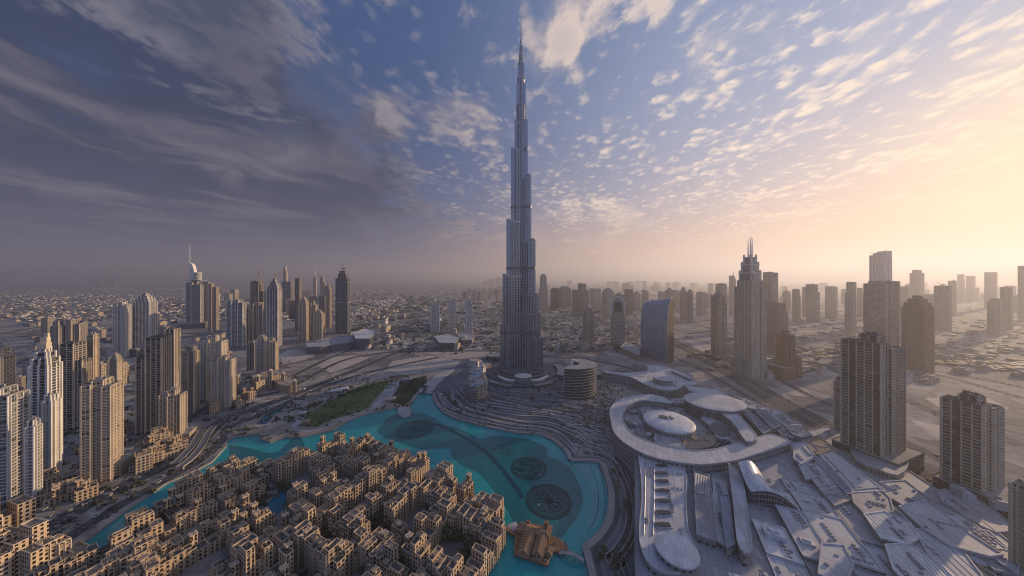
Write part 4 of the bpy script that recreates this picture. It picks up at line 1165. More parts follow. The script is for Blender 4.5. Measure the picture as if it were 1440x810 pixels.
# traced roofs of the lower right quarter
roofs = [
 ([(100, 372), (140, 362), (230, 430), (310, 490), (215, 495)], 26, MRW, 'long pale double roof strip nearest the dark tower podium'),
 ([(72, 380), (100, 372), (215, 495), (185, 500), (130, 440)], 24, MRB, 'blue grey strip roof left of the long pale double roof'),
 ([(20, 405), (75, 400), (105, 435), (40, 445)], 20, MR, 'small square roof beside the blue grey strip, first of three steps'),
 ([(60, 445), (110, 438), (145, 475), (95, 488)], 22, MR, 'square roof beside the blue grey strip, middle of three steps'),
 ([(95, 490), (150, 480), (195, 520), (140, 540)], 19, MR2, 'square dark roof beside the blue grey strip, last of three steps'),
 ([(215, 500), (300, 492), (330, 520), (340, 565), (250, 570), (225, 545)], 23, MR2, 'blocky grey roof with stair towers at the mall centre'),
 ([(30, 310), (80, 300), (140, 345), (100, 365), (40, 350)], 17, MRT, 'tan roof littered with orange plant by the service road'),
 ([(0, 330), (28, 322), (60, 370), (20, 395), (0, 380)], 21, MR, 'pale roof at the ring tip beside the tan plant roof'),
 ([(0, 520), (60, 530), (150, 560), (270, 590), (260, 605), (100, 580), (0, 560)], 22, MR2, 'long dark wavy ledge roof across the middle of the mall'),
 ([(265, 590), (330, 580), (400, 610), (430, 660), (395, 682), (320, 665)], 30, MRW, 'big rounded petal roof, bright, in the lower right of the mall'),
 ([(320, 470), (400, 465), (470, 520), (500, 560), (420, 560), (350, 520)], 18, MR2, 'flat roof terrace right below the dark tower podium'),
 ([(395, 560), (480, 540), (620, 650), (730, 720), (690, 725), (560, 690), (480, 640)], 20, MR, 'broad pale roof slanting down to the right below the right tower'),
 ([(450, 650), (540, 640), (660, 800), (640, 835), (560, 830)], 19, MR, 'long straight pale roof running off the bottom edge'),
 ([(345, 705), (420, 700), (520, 770), (580, 830), (430, 850), (375, 790)], 26, MRW, 'bright roof with a curved flank at the bottom edge'),
 ([(30, 600), (150, 620), (250, 660), (230, 700), (100, 680), (20, 660)], 24, MR, 'wide pale stepped roof right of the swooping roof'),
 ([(0, 690), (60, 690), (120, 740), (90, 790), (10, 780)], 18, MR2, 'grey roof with small plant boxes near the bottom'),
 ([(110, 700), (165, 705), (190, 760), (160, 830), (100, 800)], 28, MR, 'tall white roof fin near the bottom of the mall'),
 ([(180, 690), (260, 690), (275, 730), (200, 745)], 16, M['roofd'], 'dark low roof under the petal roof'),
 ([(270, 730), (345, 725), (350, 800), (275, 800)], 13, MRB, 'small blue grid roof near the bottom edge'),
 ([(200, 760), (268, 750), (330, 830), (220, 850)], 21, MR2, 'cluttered grey roof at the bottom between pale roofs'),
 ([(-60, 560), (-5, 565), (0, 690), (-40, 720), (-75, 640)], 21, MR2, 'grey roof below the swooping roof with a white tent cluster'),
 ([(-110, 640), (-65, 640), (-30, 740), (-10, 830), (-80, 840), (-100, 740)], 19, MR, 'pale flat roof left of the grey tent roof at the bottom'),
 ([(-170, 700), (-120, 690), (-90, 760), (-85, 850), (-160, 860)], 15, MRT, 'low tan roof with ducts just right of the disc roof'),
 ([(-235, 690), (-180, 700), (-165, 830), (-230, 850)], 14, MR2, 'low cluttered roof beside the disc roof at the bottom'),
 ([(500, 700), (560, 700), (700, 800), (800, 860), (700, 870)], 12, M['roofd'], 'dark low roof with square wells at the lower right'),
 ([(640, 640), (700, 650), (800, 740), (790, 780), (730, 740)], 15, MR, 'pale canopy strip at the foot of the right tower'),
]
for i, (pts, z, rf, lab) in enumerate(roofs):
    if i in (8, 14, 15, 17, 18, 19, 20, 21, 22, 23): continue
    z = 18.4 + (z - 16) * .22 + (i % 3) * .4
    hall('mall_block', lab, None, z, rf, world=offs(ccw(Gs(C8(pts), z)), 2.5), clut=2 + (i * 7) % 4, seed=50 + i, seams=2.6 if rf is MRW or rf is MRB else (5.0 if i % 3 == 0 else 0))
# orderly grid of lower roofs between the big ones
AX, AY = (math.cos(R(-26)), math.sin(R(-26))), (math.sin(R(26)), math.cos(R(26)))
rg2 = random.Random(5); area_px = [(1062, 712), (1120, 690), (1128, 640), (1185, 642), (1290, 700), (1400, 765), (1460, 830), (1460, 900), (960, 900), (985, 812), (1062, 790)]
area_w = Gs(area_px, 15); v = 60.0; gi = 0
while v < 420:
    wv_ = rg2.uniform(15, 30); u = 60.0
    while u < 420:
        lu = rg2.uniform(22, 60); cu_, cv_ = u + lu / 2, v + wv_ / 2
        x, y = AX[0] * cv_ + AY[0] * cu_, AX[1] * cv_ + AY[1] * cu_ + 0
        if inside((x, y), area_w) and 190 < y < 400:
            q = [(x + AX[0] * a * (wv_ / 2 - .8) + AY[0] * b_ * (lu / 2 - .8), y + AX[1] * a * (wv_ / 2 - .8) + AY[1] * b_ * (lu / 2 - .8)) for a, b_ in ((-1, -1), (1, -1), (1, 1), (-1, 1))]
            zz = rg2.choice([14.8, 15.6, 16.4, 17.2, 18.2]) + gi % 7 * .03
            hall('mall_block', 'flat rectangular roof in the orderly grid filling the lower right of the mall', None, zz, rg2.choice([MR, MR, MR2, MRW, MR2, MR]), world=q, clut=rg2.choice([1, 3, 5, 7]), seed=100 + gi, group='low grid roofs of the mall', seams=0)
            gi += 1
        u += lu
    v += wv_
# base deck under everything so that gaps read as service yards
hall('base_deck', 'low dark base deck that fills the yards between the mall roofs', None, 13.5, MR2, clut=30, world=Gs([(893, 636), (1060, 655), (1110, 625), (1165, 612), (1260, 665), (1360, 735), (1440, 800), (1500, 860), (1400, 960), (900, 960), (893, 810)], 0))
b = MB(); rng = random.Random(77)
# plant boxes on the base deck: each run of yards as many small separate units
for k in range(12):
    zx, zy = rng.uniform(-230, 760), rng.uniform(480, 840)
    px, py = C8([(zx, zy)])[0]
    if px > 1440 or py > 830: continue
    x, y = G(px, py, 13.6); a = R(-26 + rng.choice([0, 90]))
    w_, h_, z = rng.uniform(5, 16), rng.uniform(4, 9), rng.uniform(16, 20)
    b = MB(); b.box(x, y, w_, h_, 13.1, z, a); b.box(x, y, w_ * .5, h_ * .4, z, z + 1.5, a)
    if k % 2: b.prism(offs(rect(x, y, w_, h_, a), .3), z - .2, z + .7, False)
    tag(b.build('service_block', rng.choice([MR, MR2, MR, MRW, M['conc']])), 'plain plant room block wedged among the lower mall roofs', 'plant room', 'plant rooms among the mall roofs')
# ================================================================ towers
def T(*a, **k): return tower(*a, **k)
# ---- left shore
POD = [(1.7, 1.9, 14, 0.1, 0.1)]
def gable_crown(root, cx, cy_, s, Ht, rt, rng):
    b = MB()
    for (x, y, w_, h) in ((0, -.1, .5, 7), (0, 0, .34, 13), (.05, .05, .18, 18)):
        X, Y_ = rt(x, y); b.box(X * s, Y_ * s, w_ * s, w_ * s * .8, Ht - 1, Ht + h, R(20))
    b.build('crown', M['slab'], root)
T('residential_tower', 'cream tower with open arched bands, cut by the left edge', -22, 21, 490, 652, 'step', 'cream', 'bands', 20, 1)
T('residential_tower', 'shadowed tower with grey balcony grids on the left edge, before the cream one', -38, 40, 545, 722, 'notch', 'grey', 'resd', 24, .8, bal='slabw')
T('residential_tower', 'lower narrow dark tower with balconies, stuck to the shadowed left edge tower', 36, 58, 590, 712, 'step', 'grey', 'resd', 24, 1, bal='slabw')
T('framed_tower', 'dark glass tower with white stepped frame lines and a tiered crown', 41, 86, 489, 668, 'crown', 'darkglass', 'strip', 22, .9, bal='slabw', extra=gable_crown)
T('residential_tower', 'slim pale tower in front of the white framed tower', 60, 84, 556, 672, 'step', 'white', 'strip', 22, 1, bal='slabw')
T('residential_tower', 'broad dark tower with many thin balcony lines behind the framed tower', 84, 128, 482, 607, 'lwing', 'darkglass', 'resd', 26, .9)
T('residential_tower', 'narrow cream tower peeping behind the broad dark balcony tower', 122, 138, 470, 592, 'box', 'cream', 'res', 26, 1)
T('residential_tower', 'golden lit tower with grid balconies, nearest the canal road', 114, 172, 533, 686, 'notch', 'cream', 'resd', 28, .8,
  podium=[(1.0, 2.8, 16, 0.2, 1.2)])
T('office_tower', 'small twin topped grey tower far behind the framed tower, left half', 71, 92, 452, 548, 'step', 'curtain', 'fins', 20, 1)
T('office_tower', 'cream topped tower just right of the small grey twin topped one', 93, 122, 449, 545, 'duo', 'curtain', 'fins', 20, 1)
T('office_tower', 'low blue grey block at the edge of the plain beyond the left towers', 58, 76, 447, 505, 'box', 'grey', 'fins', 18, 1)
T('hotel_tower', 'slim stepped brown turret between the dark balcony towers', 152, 172, 497, 562, 'crown', 'sand', 'ledge', 26, 1)
T('residential_tower', 'left of the tall twin slabs, dark and cream stripes with flat roof', 159, 185, 425, 505, 'notch', 'white', 'fins', 24, .9, bal='slabw')
T('residential_tower', 'right of the tall twin slabs, blue sides and a peaked roof', 186, 221, 413, 500, 'crown', 'curtain', 'strip', 24, .9, bal='slabw')
T('balcony_tower', 'very dark tower wrapped in ragged balconies with a lit top', 191, 240, 474, 613, 'rwing', 'darkglass', 'resd', 28, .9, bal='slab')
T('residential_tower', 'shorter golden tower with stepped terraces at the dark balcony tower foot', 224, 262, 548, 628, 'slabs', 'cream', 'res', 28, .8, podium=[(1.6, 2.2, 12, .1, .6)])
T('office_tower', 'dark slab with one cream edge just behind the ragged balcony tower', 232, 252, 463, 560, 'box', 'darkglass', 'strip', 24, 1)
T('residential_tower', 'squat brown block between the ragged tower and the pale round topped pair', 256, 280, 488, 585, 'step', 'sand', 'res', 24, 1)
def address(root, cx, cy_, s, Ht, rt, rng):
    """cylinder crown, sail blade and mast of the hotel"""
    k = cy_ / FP
    b = MB(); b.prism(ell(.14 * s, 0, .24 * s, .24 * s, 24), Ht - 1, Ht + 11 * k); b.prism(ell(.14 * s, 0, .29 * s, .29 * s, 24), Ht + 8.5 * k, Ht + 9.5 * k, True, True)
    b.build('crown_drum', M['white'], root)
    b = MB(); n = 10; x0 = -.42 * s
    P = [(x0 - .02 * s, Ht - 2), (x0 + .4 * s, Ht - 2)] + [(x0 + .4 * s * math.cos(j / n * math.pi / 2) ** .8, Ht - 2 + 24 * k * math.sin(j / n * math.pi / 2)) for j in range(1, n)] + [(x0 - .02 * s, Ht + 24 * k)]
    for y0_, y1_ in ((-.12 * s, .12 * s),):
        F_ = [(x, y0_, z) for x, z in P]; K_ = [(x, y1_, z) for x, z in P]
        b.face(F_); b.face(K_[::-1])
        for i in range(len(P)): j = (i + 1) % len(P); b.face([F_[j], F_[i], K_[i], K_[j]])
    b.build('sail_blade', M['slabw'], root)
    b = MB(); b.prism(offs([rt_ for rt_ in rect(0, 0, s * .98, s * .98, R(22))], 2.0), Ht - 1.5, Ht + .8, True, True); b.build('roof_brim', M['slabd'], root)
T('spired_hotel', 'hotel tower with curved white sail, drum crown and tall thin mast', 261, 290, 394, 462, 'slabs', 'grey', 'bands', 22, .9, bal='slabw', spire=[(-.42, 0, 1.2, 370, 343)], extra=address, podium=[(1.7, 1.6, 26, .1, 0)], cat='hotel')
T('residential_tower', 'brown tower with open top right beside the spired hotel', 293, 308, 399, 468, 'duo', 'sand', 'fins', 22, 1)
T('residential_tower', 'thin grey tower tucked between the spired hotel and the brown one', 285, 296, 397, 460, 'box', 'grey', 'fins', 22, 1)
T('residential_tower', 'upper of the two pale round topped apartment towers with close balconies', 279, 320, 472, 565, 'slabs', 'white', 'resd', 26, .9)
T('residential_tower', 'lower of the two pale round topped apartment towers, nearer the park', 298, 331, 502, 578, 'notch', 'white', 'resd', 26, .9)
T('residential_tower', 'wide blue grey slab with a white left edge in the downtown row', 318, 349, 422, 490, 'notch', 'curtain', 'strip', 18, .7, bal='slabw')
T('residential_tower', 'wide blue grey slab with a cream cornice next along the downtown row', 350, 376, 426, 486, 'notch', 'curtain', 'strip', 18, .8)
T('office_tower', 'dark blocky tower under construction with a leaning crane on its roof', 352, 376, 396, 470, 'lwing', 'darkglass', 'fins', 20, 1)
T('office_tower', 'black topped tower with a bright white edge stripe and broken crown', 375, 396, 393, 490, 'crown', 'darkglass', 'strip', 20, 1, bal='slabw')
T('office_tower', 'low dark slab far behind the black topped tower', 396, 414, 396, 440, 'box', 'grey', 'none', 15)
T('residential_tower', 'cream apartment tower, left of three at the foot of the blue slabs', 347, 362, 480, 522, 'step', 'grey', 'res', 24, 1)
T('residential_tower', 'white apartment tower, middle of three at the foot of the blue slabs', 360, 377, 472, 526, 'crown', 'white', 'strip', 24, 1)
T('residential_tower', 'cream apartment tower, right of three at the foot of the blue slabs', 374, 391, 476, 530, 'slabs', 'cream', 'strip', 24, 1)
T('crescent_tower', 'tiny far off pale tower with a crescent top above the plain', 398, 405, 376, 426, [(-.5, .5, -.5, .5, .9), (-.5, 0, -.4, .4, 1)], 'cream', 'none', 10, spire=[(.2, 0, 2.5, 380, 373)])
T('office_tower', 'slim dark slab standing alone left of the cream pair', 415, 424, 392, 466, 'box', 'darkglass', 'fins', 15, 1)
T('residential_tower', 'thin pale needle topped tower in the downtown cluster', 440, 446, 388, 426, 'crown', 'cream', 'none', 15, spire=[(0, 0, 2.2, 390, 379)])
T('residential_tower', 'thin tower with rounded top next to the needle topped tower', 450, 458, 389, 428, 'lwing', 'sand', 'none', 15)
T('residential_tower', 'slender cream tower left of the tall dark tower with broken top', 455, 466, 402, 462, 'step', 'cream', 'fins', 18, 1)
T('residential_tower', 'cream tower with domed roof, left end of the arena podium', 420, 434, 418, 481, 'crown', 'stone', 'strip', 18, 1)
T('residential_tower', 'sand coloured tower right behind the domed cream tower', 433, 447, 424, 478, 'slabs', 'grey', 'strip', 18, 1)
T('residential_tower', 'stepped cream tower with three shafts above the arena podium', 441, 456, 436, 482, 'crown', 'cream', 'strip', 18, 1)
T('office_tower', 'brown grey tower partly hidden behind the stepped three shaft tower', 448, 458, 416, 470, 'box', 'grey', 'fins', 18, 1)
def broken(root, cx, cy_, s, Ht, rt, rng):
    b = MB(); b.box(0, 0, s * .5, s * .5, Ht - 1, Ht + 16, R(18)); b.tube([(0, 0, Ht + 10), (0, 0, Ht + 46)], 1.6, 5); b.tube([(-8, 0, Ht + 26), (9, 2, Ht + 26), (9, 2, Ht + 34)], 1.4, 5); b.build('crown_frame', M['roofd'], root)
    b = MB(); b.box(0, 0, s * 1.12, s * 1.0, Ht * .52, Ht * .535, R(18), bottom=True); b.box(0, 0, s * 1.1, s * .98, Ht * .86, Ht * .865, R(18), bottom=True); b.build('waist_band', M['slabd'], root)
T('dark_tower', 'tall dark glossy tower with a ragged black top left of tallest tower', 472, 492, 386, 470, 'step', 'darkglass', 'strip', 18, .9, bal='slabd', extra=broken)
# arena-like podium
hall('arena_podium', 'long low grey arena building with a white sloping roof', [(430, 482), (470, 474), (520, 468), (524, 474), (500, 480), (450, 487), (432, 488)], 24, MR2, clut=20, wall=M['grey'], seams=5)
hall('arena_roof', 'bright white faceted roof at the right end of the grey arena', [(496, 468), (516, 462), (527, 468), (520, 476), (500, 476)], 38, MRW, wall=M['curtain'])
# ornate hotel by the park
hall('ornate_block', 'golden ornate low hotel with an arched front facing the park, main wing', [(355, 530), (372, 523), (392, 520), (398, 526), (378, 531), (360, 538)], 24, MRT, wall=M['cream'], clut=10)
hall('ornate_block', 'golden ornate low hotel, curved right wing reaching toward the park', [(392, 523), (410, 530), (416, 536), (408, 543), (392, 540), (384, 534)], 16, MRT, wall=M['cream'], clut=8)
def turrets(pts, label, grp):
    for i, (px, py, h, w_) in enumerate(pts):
        x, y = G(px, py); b = MB(); root = empty('turret', (x, y, 0), label, 'turret', grp)
        b.box(0, 0, w_, w_, 0, h, R(25)); b.build('shaft', M['cream'], root)
        b = MB(); b.box(0, 0, w_ + 1.4, w_ + 1.4, h, h + 1, R(25), bottom=True); b.loft([[(x_, y_, z) for x_, y_ in rect(0, 0, w_ * k, w_ * k, R(25))] for z, k in ((h + 1, .8), (h + 5, .1))]); b.build('cap', M['slab'], root)
turrets([(362, 552, 34, 7), (380, 546, 38, 7), (398, 545, 30, 6), (414, 552, 24, 6)], 'small square turret with a pointed cap on the golden ornate hotel', 'turrets of the ornate hotel')
# three slim pointed towers left of the tallest
for xl, xr, yt, yb, lab in ((606, 618, 425, 469, 'left'), (630, 641, 423, 464, 'middle'), (655, 664, 421, 473, 'right')):
    T('pointed_tower', f'slim cream tower with a pointed crown, {lab} one of the three near tallest tower', xl, xr, yt, yb, 'crown', 'white', 'strip', 20, .8, bal='slabw', group='three slim pointed towers', spire=[(0, 0, 1.6, yt + 2, yt - 6)])
hall('low_centre', 'low white roofed building at the foot of the three slim towers', [(611, 473), (630, 470), (645, 474), (640, 482), (618, 482)], 22, MR, wall=M['grey'], clut=8)
hall('low_centre', 'small round ended hall just behind the three slim towers', [(643, 470), (652, 468), (668, 471), (664, 478), (650, 478)], 14, MR2, wall=M['sand'], clut=8)
# ---- centre and right
T('rounded_tower', 'pale tower with a rounded double topped head just right of tallest tower', 758, 770, 386, 442, [(-.5, .5, -.5, .5, .62), (-.38, .38, -.38, .38, .95), (-.25, .25, -.25, .25, 1)], 'stone', 'ledge', 15, 1)
def domecap(root, cx, cy_, s, Ht, rt, rng):
    b = MB(); b.loft([[(x, y, Ht + z) for x, y in ell(0, 0, r * s, r * s, 16)] for z, r in ((0, .22), (6, .22), (9, .16), (12, .05), (18, .01))]); b.build('dome_cap', M['slab'], root)
T('domed_tower', 'brown tower topped by a small gold dome, standing alone right of tallest tower', 820, 836, 433, 487, 'crown', 'sand', 'ledge', 18, .9, extra=domecap)
# arch-headed tower
def arch_tower():
    xl, xr, yb = 859, 878, 492; Y = 1010.0; cx = (868.5 - 720) * Y / FP; w_ = 46.0; d_ = 24.0
    Ht = CAM_H - (417 - HY) * Y / FP
    root = empty('arched_tower', (cx, Y, 0), 'slender tower with a rounded arch head and an opening through the top', 'tower')
    def prof(w, z0, z1, n=14):
        r = w / 2; return [(r, z0)] + [(r * math.cos(a), z1 - r * 1.3 + r * 1.3 * math.sin(a)) for a in [j * math.pi / n for j in range(n + 1)]] + [(-r, z0)]
    def solid(P, y0, y1, m, name, par):
        b = MB(); F_ = [(x, y0, z) for x, z in P]; K_ = [(x, y1, z) for x, z in P]
        b.face(F_[::-1], [(x, z) for x, z in P][::-1]); b.face(K_, [(x, z) for x, z in P])
        for i in range(len(P)): j = (i + 1) % len(P); b.face([F_[i], F_[j], K_[j], K_[i]], [(0, P[i][1]), (0, P[j][1]), (y1 - y0, P[j][1]), (y1 - y0, P[i][1])])
        return b.build(name, m, par)
    o = solid(prof(w_, 0, Ht)[::-1], -d_ / 2, d_ / 2, M['cream'], 'facade', root)
    solid(prof(w_ + 3, Ht - 70, Ht + 2)[::-1], -d_ / 2 - 1, -d_ / 2 + 2, M['slabw'], 'arch_frame', root)
    solid(prof(w_ - 7, 6, Ht - 5)[::-1], -d_ / 2 - 1.6, -d_ / 2 + 1, M['stone'], 'front_panel', root)
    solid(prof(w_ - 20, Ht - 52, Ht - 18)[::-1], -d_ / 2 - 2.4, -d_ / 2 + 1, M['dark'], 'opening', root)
    b = MB(); [b.obox((-w_ / 2 + 4, -d_ / 2 - 1.4), (1, 0), 0, w_ - 8, 0, .9, z, z + .8) for z in range(8, int(Ht - 60), 5)]; b.build('floor_rib', M['slab'], root)
    b = MB(); b.box(0, 0, w_ * 1.4, d_ * 1.6, 0, 14); b.build('podium', M['sand'], root)
    root.rotation_euler = (0, 0, R(-16))
arch_tower()
# sail-curved glass building
def sail():
    x0, y0 = G(901, 498); x1, y1 = G(938, 512); x2, y2 = G(950, 507)
    root = empty('sail_building', (x0, y0, 0), 'broad blue glass building with a curved sloping top and tan end wall', 'building')
    A_, B_ = Vector((0, 0)), Vector((x1 - x0, y1 - y0)); dpt = Vector((x2 - x1, y2 - y1)); dpt = dpt.normalized() * 44
    zt = lambda y, Y: CAM_H - (y - HY) * Y / FP
    za, zb = zt(424, y0), zt(419, y1)
    n, m_ = 20, 14
    def P(u, v):      # u along the front, v up and over: the front face leans back in a curve
        z = (za + (zb - za) * u) * math.sin(v * math.pi / 2) ** .92
        back = 44 * (1 - math.cos(v * math.pi / 2)) ** 1.7 * .82
        q = A_ + (B_ - A_) * u + dpt.normalized() * back
        return (q.x, q.y, z)
    b, f_ = MB(), MB(); L = (B_ - A_).length
    g = [[P(i / n, j / m_) for j in range(m_ + 1)] for i in range(n + 1)]
    for i in range(n):
        for j in range(m_): b.face([g[i][j], g[i + 1][j], g[i + 1][j + 1], g[i][j + 1]], [(L * i / n, g[i][j][2]), (L * (i + 1) / n, g[i][j][2]), (L * (i + 1) / n, g[i][j + 1][2] + .01), (L * i / n, g[i][j + 1][2] + .01)])
    b.build('glass_front', facade('blue_mirror_curtain_wall', (0.14, 0.17, 0.22), glass=(0.13, 0.24, 0.46), bay=2.0, floor=4.0, wu=.92, wv=.86, base=.07, grough=.1, gmetal=.6, lit=.0, wmetal=.4, wrough=.4), root)
    for i in range(0, n + 1): f_.tube([(p[0] + .3 * (x1 > 0), p[1] - .3, p[2]) for p in g[i]], .55, 4)
    for z_ in (3, 6, 9): f_.tube([g[i][z_] for i in range(n + 1)], .4, 4)
    f_.build('mullions', M['metal'], root)
    e = MB()
    for i_, gg in ((n, g[n]), (0, g[0])):
        bx, by = (B_ + dpt if i_ else A_ + dpt)
        for j in range(m_):
            a, c_ = gg[j], gg[j + 1]
            q = [(a[0], a[1], a[2]), (bx, by, a[2]), (bx, by, c_[2]), (c_[0], c_[1], c_[2])]
            e.face(q if i_ else q[::-1], [(0, a[2]), (30, a[2]), (30, c_[2]), (0, c_[2])])
    a0, a1 = A_ + dpt, B_ + dpt
    e.face([(a1.x, a1.y, 0), (a0.x, a0.y, 0), (a0.x, a0.y, za), (a1.x, a1.y, zb)], [(0, 0), (L, 0), (L, za), (0, zb)])
    e.face([g[0][m_], g[n][m_], (a1.x, a1.y, zb), (a0.x, a0.y, za)])
    e.build('end_wall', M['bronze'], root)
    b = MB(); b.tube([p for p in g[n]], 1.1, 5); b.tube([p for p in g[0]], .9, 5); b.build('edge_trim', M['metal'], root)
    b = MB(); c = P(.26, .93); b.box(c[0] + 2, c[1] - 1, 5, 4, c[2] - 9, c[2] + 3); b.build('roof_hatch', M['dark'], root)
sail()
hall('sail_podium', 'low tiered annexe running left from the blue sail building', [(880, 480), (900, 488), (900, 500), (872, 488)], 18, MR2, wall=M['sand'], clut=6)
# the twin-masted hotel and its neighbours
def boulevard_crown(root, cx, cy_, s, Ht, rt, rng):
    k = cy_ / FP
    b, g = MB(), MB(); base = Ht - 2
    for (w_, z0, z1) in ((.66, 0, 12), (.52, 12, 24), (.38, 24, 34)):
        b.box(0, 0, s * w_, s * w_, base + z0 * k, base + z1 * k, R(18))
        g.box(0, 0, s * w_ + 2, s * w_ + 2, base + z1 * k - 1, base + z1 * k + 1, R(18), bottom=True)
        for sx in (-1, 1):
            for sy in (-1, 1):
                X, Y_ = rt(sx * w_ * .5, sy * w_ * .5); g.box(X * s, Y_ * s, 3, 3, base + z0 * k, base + (z1 + 4) * k, R(18))
    b.build('crown', M['curtain'], root); g.build('crown_frame', M['slabw'], root)
T('masted_hotel', 'tallest of the right hand towers, stepped crown with three white masts', 1033, 1077, 395, 534, [(-.5, -.2, -.5, .5, .93), (.2, .5, -.5, .5, .91), (-.38, .4, -.42, .42, 1)], 'stone', 'strip', 18, .85, extra=boulevard_crown,
  spire=[(-.14, 0, 1.5, 368, 337), (.03, 0, 1.7, 364, 333), (.16, 0, 1.7, 366, 333)], cat='hotel', podium=[(2.0, 1.0, 42, .3, .05)])
T('residential_tower', 'tan tower with a dark flat cap left of the three masted hotel', 1000, 1022, 413, 505, 'notch', 'cream', 'res', 18, .9, podium=[(2.2, 1.0, 34, .6, 0)])
T('office_tower', 'hazy grey block rising directly behind the tan flat capped tower', 1006, 1022, 399, 450, 'box', 'grey', 'none', 15)
T('office_tower', 'pale hazy tower with twin horns behind the tan flat capped tower', 1025, 1035, 388, 444, 'duo', 'stone', 'none', 15, spire=[(.3, 0, 2, 390, 382)])
T('office_tower', 'tower with square holes in its framed top right of the three masted hotel', 1073, 1094, 383, 470, [(-.5, .5, -.5, .5, .84), (-.5, -.28, -.5, .5, 1), (.28, .5, -.5, .5, .99), (-.3, .3, -.5, .5, .90)], 'grey', 'fins', 16, .9)
T('office_tower', 'dark unfinished tower with cranes behind the brown tower', 1078, 1108, 426, 498, 'lwing', 'brown', 'ledge', 18, .9, bal='slabd')
T('brown_tower', 'short orange brown tower with a ragged roof at the end of the hotel podium', 1091, 1118, 465, 534, 'slabs', 'brown', 'fins', 18, .9, bal='slabb', podium=[(1.5, 1.5, 30, -.4, .2)])
T('brown_tower', 'low balconied wing in the brown tower right shadow', 1112, 1127, 500, 532, 'step', 'brown', 'resd', 18, .9, bal='slabb')
T('residential_tower', 'slim tower with a slanted blade top in the right hand haze', 1188, 1204, 397, 472, [(-.5, 0, -.5, .5, .80), (-.02, .5, -.5, .5, 1)], 'grey', 'fins', 16, 1)
def slab_crown(root, cx, cy_, s, Ht, rt, rng):
    b = MB(); b.box(s * .3, 0, 2, s * .8, Ht - 60, Ht + 10, R(16)); b.build('blade_wall', M['slabw'], root)
T('unfinished_tower', 'very tall pale tower with a crane, rising over a framed slab', 1223, 1254, 356, 462, 'notch', 'white', 'strip', 16, .8, bal='slabw', extra=slab_crown)
T('framed_slab', 'wide slab with a big square frame and recessed centre in front of the crane tower', 1214, 1266, 396, 505, [(-.5, -.34, -.5, .5, .97), (.36, .5, -.5, .5, 1), (-.36, .38, -.42, .42, .95), (-.14, .2, -.5, .5, 1.003)], 'grey', 'resd', 16, .6, bal='slabd')
T('residential_tower', 'bulky brown tower with stepped shoulders and a flat cap', 1268, 1313, 416, 528, 'crown', 'brown', 'ledge', 18, .8, bal='slabb')
T('residential_tower', 'huge dark tower with white balcony lines nearest the mall', 1183, 1272, 470, 668, 'slabs', 'darkglass', 'res', 20, .75, bal='slab', podium=[(1.35, 1.5, 22, .1, -.05)])
T('residential_tower', 'slim low companion slab at the left foot of the huge dark tower', 1173, 1188, 531, 618, 'step', 'grey', 'resd', 20, 1, bal='slabw')
T('residential_tower', 'big grey balconied tower at the right with a stepped parapet', 1324, 1410, 555, 712, 'slabs', 'darkglass', 'res', 18, .7, bal='slab', podium=[(1.3, 1.7, 14, .0, -.2)])
T('residential_tower', 'cream edged tower cut by the right edge at the bottom', 1422, 1475, 684, 845, 'box', 'cream', 'res', 18, 1)
hall('podium_crescent', 'curved tiered podium with balconies at the foot of the huge dark tower', sm([(1196, 630), (1215, 622), (1250, 628), (1274, 640), (1276, 655), (1262, 668), (1235, 660), (1205, 648)], 2), 20, MR2, wall=M['sand'], clut=8)
hall('podium_crescent', 'long curved terrace podium in front of the big grey right tower', sm([(1318, 690), (1345, 688), (1380, 705), (1412, 728), (1425, 742), (1400, 748), (1360, 728), (1325, 705)], 2), 14, MR2, wall=M['sand'], clut=8)
# mid-distance dark rows right of the tallest tower: (left, right, top, base)
ROW = [(774, 786, 405, 436), (785, 803, 403, 434), (804, 815, 408, 444), (813, 828, 399, 446), (829, 845, 406, 436), (846, 864, 405, 448), (862, 880, 412, 446), (878, 890, 407, 440), (889, 901, 410, 438),
       (902, 912, 408, 434), (925, 936, 410, 436), (935, 948, 405, 440), (947, 956, 408, 436), (956, 966, 404, 450), (966, 975, 408, 452), (979, 993, 411, 444), (992, 1001, 413, 436)]
rg = random.Random(8)
sizes = ['broad', 'narrow', 'stepped', 'low', 'squarish', 'split topped', 'tall', 'plain', 'wide', 'slim', 'short', 'pale', 'dark', 'grey', 'blunt', 'flat topped', 'stubby']
for i, (a, b_, yt, yb) in enumerate(ROW):
    T('distant_tower', f'{sizes[i]} hazy block number among the grey row' if False else f'{sizes[i]} hazy dark block in the row beyond the blue sail building', a, b_, yt, yb, rg.choice(['box', 'step', 'duo', 'crown', 'lwing']), rg.choice(['grey', 'sand', 'darkglass', 'stone']), 'none', rg.uniform(10, 22), group='hazy blocks right of the tallest tower')
